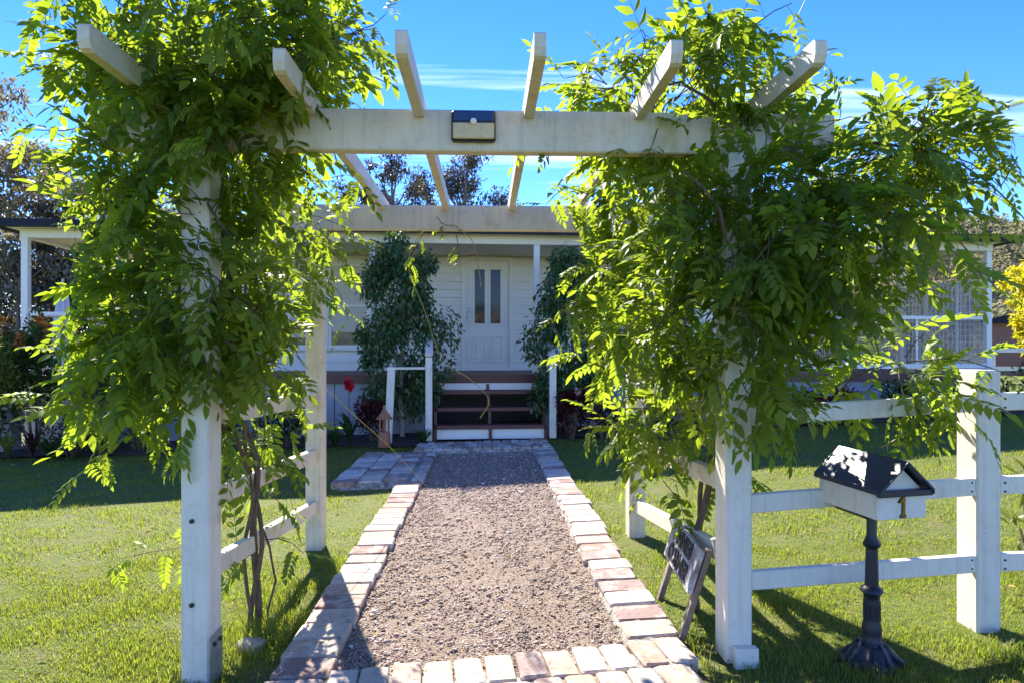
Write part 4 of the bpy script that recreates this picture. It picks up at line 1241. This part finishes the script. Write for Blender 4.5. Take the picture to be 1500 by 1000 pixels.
def fig_tree(base, zlo, zhi, rad, seed, label):
    r = np.random.default_rng(seed)
    root = empty('fig_tree', base); tag(root, label, 'tree', 'weeping fig trees beside the front steps')
    H = zhi-base[2]
    tr = [np.array((0, 0, -.05)), np.array((.02, 0, .3)), np.array((-.03, .02, .7)), np.array((.02, 0, 1.3)), np.array((0, 0, H*.85))]
    MB().tube(twist(tr, .012, 2, 0), [.045*(1-.6*i/29) for i in range(29)], 8).build('trunk', M['bark_fig'], root, True)
    C, Rd = [], []
    for i in range(46):
        t = r.random(); z = zlo - base[2] + (zhi-zlo)*t
        prof = math.sin(min(1.0, (t*.80+.14))*math.pi)**.5*rad
        a = r.uniform(0, 6.28); q = prof*r.uniform(.35, .86)
        C.append((q*math.cos(a), q*math.sin(a)*.62, z)); Rd.append(r.uniform(.16, .30)*np.array([1, 1, 1.35]))
    C, Rd = np.array(C), np.array(Rd)
    Pp, q, k = clumped(9500, C, Rd, r)
    D = q*.7 + np.array([0, 0, -.75]) + r.normal(0, .35, (len(q), 3))
    st = MB()
    for c in C[::2]:
        st.tube([(0, 0, max(.3, c[2]-.5)), c*np.array([.6, .6, 1]), c], [.014, .009, .004], 4, False)
    tag(st.build('branches', M['bark_fig'], root), kind='stuff')
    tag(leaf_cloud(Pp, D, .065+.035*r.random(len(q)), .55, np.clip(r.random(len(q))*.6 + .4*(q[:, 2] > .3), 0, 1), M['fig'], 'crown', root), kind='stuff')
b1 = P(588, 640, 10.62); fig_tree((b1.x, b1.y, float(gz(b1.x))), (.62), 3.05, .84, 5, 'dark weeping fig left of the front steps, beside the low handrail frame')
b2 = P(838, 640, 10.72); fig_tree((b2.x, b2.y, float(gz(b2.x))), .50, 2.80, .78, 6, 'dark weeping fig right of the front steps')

def plant(name, label, px, Y, h, rad, n, size, ratio, m, style='bush', seed=0, cat='plant', flowers=None, group=None, base_dz=0.04):
    r = np.random.default_rng(seed)
    X = (px-750)/F*Y
    base = (X, Y, float(gz(X))+base_dz)
    root = empty(name, base); tag(root, label, cat, group)
    if style == 'bush':
        K = 12
        C = np.stack([r.uniform(-.75, .75, K)*rad, r.uniform(-.6, .6, K)*rad, h*(.25+.65*r.random(K))], 1)
        C[:, :2] *= (1.15 - .5*(C[:, 2:]/h)); Rd = np.full((K, 3), rad*.42); Rd[:, 2] = h*.2
        Pp, q, k = clumped(n, C, Rd, r); D = q + np.array([0, 0, .35]) + r.normal(0, .3, (n, 3))
        st = MB()
        for c in C: st.tube([(c[0]*.15, c[1]*.15, -.05), (c[0]*.6, c[1]*.6, c[2]*.6), tuple(c)], [.010, .007, .003], 4, False)
        st.build('stems', M['bark_vine'], root)
        leaf_cloud(Pp, D, size*(.7+.6*r.random(n)), ratio, r.random(n), m, 'foliage', root)
    else:      # arching strap leaves from the base
        vs, T, tt = [], [], []
        for i in range(n):
            a = r.uniform(0, 6.28); L = h*r.uniform(.7, 1.2); out = rad*r.uniform(.3, 1.1); w = size*r.uniform(.7, 1.2); k0 = len(vs)
            dx, dy = math.cos(a), math.sin(a); tn = r.random()
            for t in (0, .3, .6, .85, 1.0):
                rr = out*t**1.4; z = L*(t - .45*t**3.0); ww = w*(0.35+1.3*t-1.65*t*t+.02)
                vs.append((dx*rr-dy*ww*.5, dy*rr+dx*ww*.5, z)); vs.append((dx*rr+dy*ww*.5, dy*rr-dx*ww*.5, z)); tt += [tn, tn]
            for q in range(4):
                b = k0+2*q; T += [(b, b+1, b+3), (b, b+3, b+2)]
        np_mesh('foliage', np.array(vs), np.array(T), m, np.array(tt), root)
    if flowers:
        fm, cnt, fs, zlo, zhi = flowers
        for i in range(cnt):
            a = r.uniform(0, 6.28); q = rad*r.uniform(.1, .75); c = np.array((q*math.cos(a), q*math.sin(a)-.15*rad, h*r.uniform(zlo, zhi)))
            nn = 26; d = r.normal(size=(nn, 3)); d /= np.linalg.norm(d, axis=1, keepdims=True)
            fl_ = leaf_cloud(c+d*fs*.15, d, fs*(.6+.5*r.random(nn)), .8, r.random(nn), fm, 'flower', root)
            MB().tube([(c[0]*.5, c[1]*.5, h*.3), tuple(c)], .004, 4, False).build('flower_stalk', M['bark_vine'], root)
    return root
G1 = 'garden plants along the verandah'
plant('canna_plant', 'canna with a red flower head left of the fig tree', 512, 10.0, .72, .30, 22, .10, .4, M['bush'], 'strap', 1, flowers=(M['red_petal'], 2, .10, 1.15, 1.28))
plant('garden_shrub', 'bronze leafed shrub behind the terracotta lantern', 548, 10.15, .62, .30, 700, .07, .5, M['burgundy'], 'bush', 2)
plant('fern', 'dark fern clump in front of the lantern and canna', 490, 9.75, .45, .42, 70, .035, .3, M['bush'], 'strap', 3)
plant('fern', 'broad dark fern at the front of the left bed beside the lawn', 150, 9.5, .5, .5, 90, .04, .3, M['bush'], 'strap', 24)
plant('fern', 'dark fern in front of the burgundy plant', 75, 9.25, .42, .42, 80, .04, .3, M['bush'], 'strap', 25)
plant('fern', 'low dark fern under the left fig tree', 620, 9.85, .34, .30, 60, .03, .3, M['bush'], 'strap', 4)
plant('garden_shrub', 'dark green shrub in the bed behind the rear arbor post', 415, 10.0, .62, .45, 1100, .07, .5, M['bush'], 'bush', 5)
plant('garden_shrub', 'small pale green shrub near the left verandah base', 205, 9.75, .45, .32, 600, .06, .4, M['bush_pale'], 'bush', 6)
plant('cordyline_plant', 'burgundy strap-leaved plant in the left bed', 48, 9.5, .50, .24, 40, .045, .4, M['burgundy'], 'strap', 7)
plant('strap_plant', 'pale arching strap-leaved plant at the far left of the bed', 12, 9.35, .55, .35, 30, .05, .4, M['bush_pale'], 'strap', 8)
plant('garden_shrub', 'low dark shrub between the burgundy plant and the pale shrub', 105, 9.65, .50, .40, 1000, .06, .5, M['bush'], 'bush', 9)
plant('garden_shrub', 'dark shrub in the bed behind the left wisteria', 300, 9.9, .60, .50, 1200, .07, .5, M['bush'], 'bush', 10)
plant('croton_plant', 'burgundy shrub right of the front steps', 838, 10.25, .70, .26, 600, .08, .5, M['burgundy'], 'bush', 12, flowers=(M['pink_petal'], 1, .07, .95, 1.0))
plant('garden_shrub', 'small reddish shrub at the bend of the right bed', 885, 10.1, .45, .30, 600, .06, .5, M['burgundy'], 'bush', 13)
plant('garden_shrub', 'dark green shrub in the right bed behind the wisteria', 960, 10.5, .62, .5, 1200, .07, .5, M['bush'], 'bush', 14)
plant('garden_shrub', 'wide dark shrub in the right bed behind the tall post', 1075, 10.6, .65, .55, 1300, .07, .5, M['bush'], 'bush', 15)
plant('garden_shrub', 'low dark shrub behind the fence with purple tips', 1215, 10.75, .55, .55, 1200, .06, .5, M['burgundy'], 'bush', 16)
plant('garden_shrub', 'dark leafy shrub behind the fence near the verandah railing', 1330, 10.9, .58, .55, 1300, .06, .5, M['bush'], 'bush', 17)
plant('garden_shrub', 'dark shrub by the right corner of the verandah', 1440, 11.0, .62, .55, 1300, .06, .5, M['bush'], 'bush', 18)
plant('garden_shrub', 'leafy shrub at the right edge beyond the fence post', 1540, 11.0, .75, .6, 1300, .07, .5, M['bush'], 'bush', 19)
plant('rose_bush', 'rose bush with orange blooms against the left verandah post', 52, 9.95, 1.95, .50, 2800, .075, .5, M['bush'], 'bush', 20, flowers=(M['orange_petal'], 8, .09, .75, 1.02))
plant('rose_bush', 'rose bush with pink blooms right of the left verandah post', 150, 9.9, 1.85, .55, 2800, .075, .5, M['bush_pale'], 'bush', 21, flowers=(M['pink_petal'], 7, .10, .8, 1.02))
plant('garden_shrub', 'tall yellow green shrub at the left picture edge', -15, 9.6, 1.9, .5, 2600, .08, .5, M['bush_pale'], 'bush', 22, flowers=(M['orange_petal'], 4, .09, .55, .95))
# a young shoot springing up at the right edge behind the fence
plant('young_shrub', 'sunlit young shrub behind the fence at the right edge', 1512, 3.75, .62, .14, 70, .085, .42, M['bush_pale'], 'bush', 23)

# terracotta lantern
lo = P(563, 660, 9.75)
lan = empty('terracotta_lantern', (lo.x, lo.y, float(gz(lo.x))+.03)); tag(lan, 'terracotta garden lantern with pointed cap at the paving edge', 'lantern')
MB().lathe([(0, .085), (.02, .09), (.20, .085), (.22, .075)], 16).build('body', M['terracotta'], lan, True)
MB().lathe([(.40, .02), (.401, .125), (.43, .10), (.50, .045), (.55, .018), (.58, .022), (.60, .006)], 16).build('cap', M['terracotta'], lan, True)
for k in range(4):
    a = k*math.pi/2+.4
    MB().tube([(.062*math.cos(a), .062*math.sin(a), .21), (.062*math.cos(a), .062*math.sin(a), .41)], .014, 6).build('column', M['terracotta'], lan)

# white plinth at the far-left verandah corner
pl = P(8, 590, 9.9)
o = MB().box((-.17, -.15, -.1), (.17, .15, .36), .01).box((-.2, -.18, .361), (.2, .18, .42), .01).build('plinth', M['fence']); o.location = (pl.x, pl.y, float(gz(pl.x))+.25)
o.location.z = CH + (HZ-590)/F*9.9 + .02
tag(o, 'square white plinth beside the left corner of the verandah', 'plinth')
o2 = MB().box((-.14, -.13, -.75), (.14, .13, -.101)).build('pier', M['base'], o)

# folded parasol seen through the left verandah
um = P(92, 540, 16.0)
par = empty('folded_parasol', (um.x, um.y, float(gz(um.x)))); tag(par, 'closed pale blue garden parasol seen through the left verandah', 'parasol')
MB().tube([(0, 0, 0), (0, 0, 3.2)], .025, 8).build('pole', M['steel'], par)
cn = MB()
prof = [(1.35, .16), (1.6, .19), (2.2, .15), (2.8, .09), (3.1, .03)]
N = 24; st = []
for z, r_ in prof:
    st.append(len(cn.v))
    for k in range(N):
        an = 6.2832*k/N; q = r_*(1 + .3*math.cos(8*an)); cn.v.append((q*math.cos(an), q*math.sin(an), z))
for i in range(len(prof)-1):
    for k in range(N):
        k2 = (k+1) % N; cn.f.append((st[i]+k, st[i]+k2, st[i+1]+k2, st[i+1]+k))
cn.build('canopy', M['canvas'], par, True)
MB().lathe([(0, .3), (.08, .28), (.1, .06)], 16).build('base', M['rock'], par)

# ------------------------------------------------------------------ background trees
def gum_tree(name, label, X, Y, H, spread, n, leaf, mleaf, seed, crown_lo=.35, group=None, nb=26):
    r = np.random.default_rng(seed)
    base = (X, Y, float(gz(X)))
    root = empty(name, base); tag(root, label, 'tree', group)
    top = np.array((r.uniform(-.06, .06)*H, 0, H*.93))
    tp = [np.array((0, 0, -.2)), np.array((r.uniform(-.2, .2), 0, H*.3)), np.array((top[0]*.5, 0, H*.6)), top]
    rr = H*.018
    MB().tube(tp, [rr, rr*.75, rr*.45, rr*.12], 8).build('trunk', M['bark_gum'], root, True)
    C, st = [], MB()
    for i in range(nb):
        t = crown_lo + (1-crown_lo)*(i+.5)/nb
        p0 = tp[0] + (top-tp[0])*t*.86; a = r.uniform(0, 6.28)
        reach = spread*(math.sin(math.pi*min(1, (t-crown_lo)/(1-crown_lo)*.85+.15))**.6)*r.uniform(.35, 1.0)
        e = np.array((math.cos(a)*reach, math.sin(a)*reach, H*t + r.uniform(-.02, .08)*H)); e[2] = min(e[2], H)
        mid = p0*.5+e*.5+np.array((0, 0, .02*H))
        st.tube([p0, mid, e], [rr*.32, rr*.2, rr*.06], 5, False)
        C.append(e)
        for _ in range(2):
            e2 = mid + (e-mid)*r.uniform(.2, 1) + r.normal(0, .13, 3)*spread
            st.tube([mid, e2], [rr*.12, rr*.04], 4, False); C.append(e2)
    st.build('limbs', M['bark_gum'], root)
    C = np.array(C); Rd = np.stack([spread*r.uniform(.10, .24, len(C)), spread*r.uniform(.10, .24, len(C)), H*r.uniform(.025, .055, len(C))], 1)
    Pp, q, k = clumped(n, C, Rd, r)
    D = q*.6 + np.array([0, 0, -.5]) + r.normal(0, .5, (n, 3))
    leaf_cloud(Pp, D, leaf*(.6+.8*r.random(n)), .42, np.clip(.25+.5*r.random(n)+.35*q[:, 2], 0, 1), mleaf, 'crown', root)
def XY(px, Y): return (px-750)/F*Y
GB = 'gum trees behind the house'
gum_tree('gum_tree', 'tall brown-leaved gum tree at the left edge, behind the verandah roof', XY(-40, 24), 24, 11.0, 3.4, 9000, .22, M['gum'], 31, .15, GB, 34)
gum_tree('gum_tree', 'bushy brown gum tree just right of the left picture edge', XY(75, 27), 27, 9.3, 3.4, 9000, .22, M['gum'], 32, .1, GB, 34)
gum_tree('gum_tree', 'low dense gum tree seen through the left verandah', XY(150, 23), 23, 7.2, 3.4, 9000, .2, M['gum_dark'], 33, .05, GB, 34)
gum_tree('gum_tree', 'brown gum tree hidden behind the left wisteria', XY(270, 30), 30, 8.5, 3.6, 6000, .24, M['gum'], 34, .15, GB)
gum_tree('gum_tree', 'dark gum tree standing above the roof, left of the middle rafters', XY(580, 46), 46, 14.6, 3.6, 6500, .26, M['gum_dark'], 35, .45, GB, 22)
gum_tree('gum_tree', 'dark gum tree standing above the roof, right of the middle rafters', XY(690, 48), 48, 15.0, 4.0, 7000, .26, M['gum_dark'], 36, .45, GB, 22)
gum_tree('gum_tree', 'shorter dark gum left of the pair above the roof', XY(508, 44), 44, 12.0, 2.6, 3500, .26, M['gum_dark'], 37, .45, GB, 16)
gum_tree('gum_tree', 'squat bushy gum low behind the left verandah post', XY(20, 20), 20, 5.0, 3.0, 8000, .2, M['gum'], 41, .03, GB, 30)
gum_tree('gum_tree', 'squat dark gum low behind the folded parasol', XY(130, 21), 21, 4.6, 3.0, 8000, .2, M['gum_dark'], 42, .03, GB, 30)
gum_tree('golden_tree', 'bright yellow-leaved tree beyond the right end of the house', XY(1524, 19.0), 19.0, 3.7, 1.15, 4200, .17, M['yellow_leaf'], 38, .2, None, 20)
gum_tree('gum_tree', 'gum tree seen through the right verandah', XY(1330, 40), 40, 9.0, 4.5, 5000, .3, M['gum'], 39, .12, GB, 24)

# hill on the right with woodland
def hill_z(X, Y):
    t = np.clip((Y-120)/170, 0, 1); s = np.clip((X-40)/150, 0, 1)
    return (t*t*(3-2*t))*(6 + 46*(s*s*(3-2*s)))*(1+.06*np.sin(X*.05)+.05*np.sin(X*.11+Y*.03))
hx = np.linspace(0, 460, 60); hy = np.linspace(120, 420, 50)
HX, HY = np.meshgrid(hx, hy); ii = (np.arange(49)[:, None]*60+np.arange(59)[None, :]).ravel()
ht = np.concatenate([np.stack([ii, ii+1, ii+61], 1), np.stack([ii, ii+61, ii+60], 1)])
o = np_mesh('hill', np.stack([HX, HY, hill_z(HX, HY)-.5], -1).reshape(-1, 3), ht, M['hill'], smooth=True)
tag(o, 'dry wooded hillside rising beyond the house on the right', kind='structure')
n = 15000
X = rng.uniform(5, 440, n); Y = rng.uniform(140, 300, n)
k = np.repeat(np.arange(n), 7); s_ = rng.uniform(.7, 1.9, n)[k]
Q = rng.normal(size=(len(k), 3))*s_[:, None]*np.array([.5, .5, .55])
Pp = np.stack([X[k], Y[k], hill_z(X, Y)[k] + s_*.8], 1) + Q
o = leaf_cloud(Pp, rng.normal(size=Q.shape), s_*.9, .8, np.clip(rng.random(n)[k]*.7 + .3*rng.random(len(k)), 0, 1), M['hill_tree'], 'woodland', None)
tag(o, 'far scrubby woodland covering the hillside', 'woodland', kind='stuff')

# neighbour's brick building, white rail fence, teal car beyond the right verandah
bb = empty('brick_building', (XY(1560, 26), 26, .3), R(-42)); tag(bb, 'low red brick building behind the yellow tree at the right edge', 'building')
MB().box((-2.6, 0, -.5), (3, 4, 2.1)).build('wall', M['red_wall'], bb)
MB().prism([(-3, 2.1), (3.4, 2.1), (.2, 2.9)], -.3, 4.3, 'y').build('roof', M['roof'], bb)
wf = empty('rail_fence', (XY(1480, 17), 17, .35)); tag(wf, 'distant white rail fence right of the house under the yellow tree', 'fence')
for k in range(5): MB().box((-.5+k*1.5, -.05, -.4), (-.4+k*1.5, .05, 1.1)).build('post', M['fence'], wf)
for z in (1.0, .55): MB().box((-.6, -.075, z-.05), (5.8, -.051, z+.05)).build('rail', M['fence'], wf)
cr = empty('parked_car', (XY(1205, 24), 24, .33), R(8)); tag(cr, 'teal parked car glimpsed through the right verandah', 'car')
MB().prism([(-2.1, .35), (2.1, .35), (2.15, .75), (2.0, .95), (1.1, 1.02), (-2.05, 1.0), (-2.15, .7)], -.85, .85, 'y').build('body', M['teal'], cr)
MB().prism([(-1.9, 1.0), (1.1, 1.02), (.4, 1.55), (-1.5, 1.58)], -.74, .74, 'y').build('cabin', M['teal'], cr)
for y in (-.745, .735):
    MB().prism([(-1.65, 1.06), (-.35, 1.06), (-.35, 1.48), (-1.4, 1.48)], y, y+.01, 'y').build('side_window', M['glass'], cr)
    MB().prism([(-.25, 1.06), (.85, 1.06), (.35, 1.48), (-.25, 1.48)], y, y+.01, 'y').build('side_window', M['glass'], cr)
for x in (-1.35, 1.35):
    for y in (-.86, .66):
        w_ = MB().tube([(x, y, .33), (x, y+.2, .33)], .33, 18).build('wheel', M['rubber'], cr)
        MB().tube([(x, y-.01 if y < 0 else y+.19, .33), (x, y+.005 if y < 0 else y+.21, .33)], .19, 14).build('rim', M['steel'], w_)

# ------------------------------------------------------------------ fallen leaves on lawn and path
n = 420
Y = 2.4 + 5.0*rng.random(n)**1.5; X = rng.uniform(-.75, .75, n)*Y
okk = ~in_bed(X, Y); X, Y = X[okk], Y[okk]; n = len(X)
Pp = np.stack([X, Y, gz(X) + np.where(in_path(X, Y), .045, .03)], 1)
D = np.stack([rng.normal(size=n), rng.normal(size=n), rng.normal(size=n)*.15], 1)
M['litter'] = mat_leaf('dry_leaf', (0.16, 0.09, 0.03), (0.42, 0.32, 0.08), (0.3, 0.2, 0.04), 0.2, 0.7)
o = leaf_cloud(Pp, D, .018 + .03*rng.random(n), .4, rng.random(n), M['litter'], 'leaf_litter', None)
tag(o, 'small dry leaves strewn over lawn and gravel', 'leaf litter', kind='stuff')
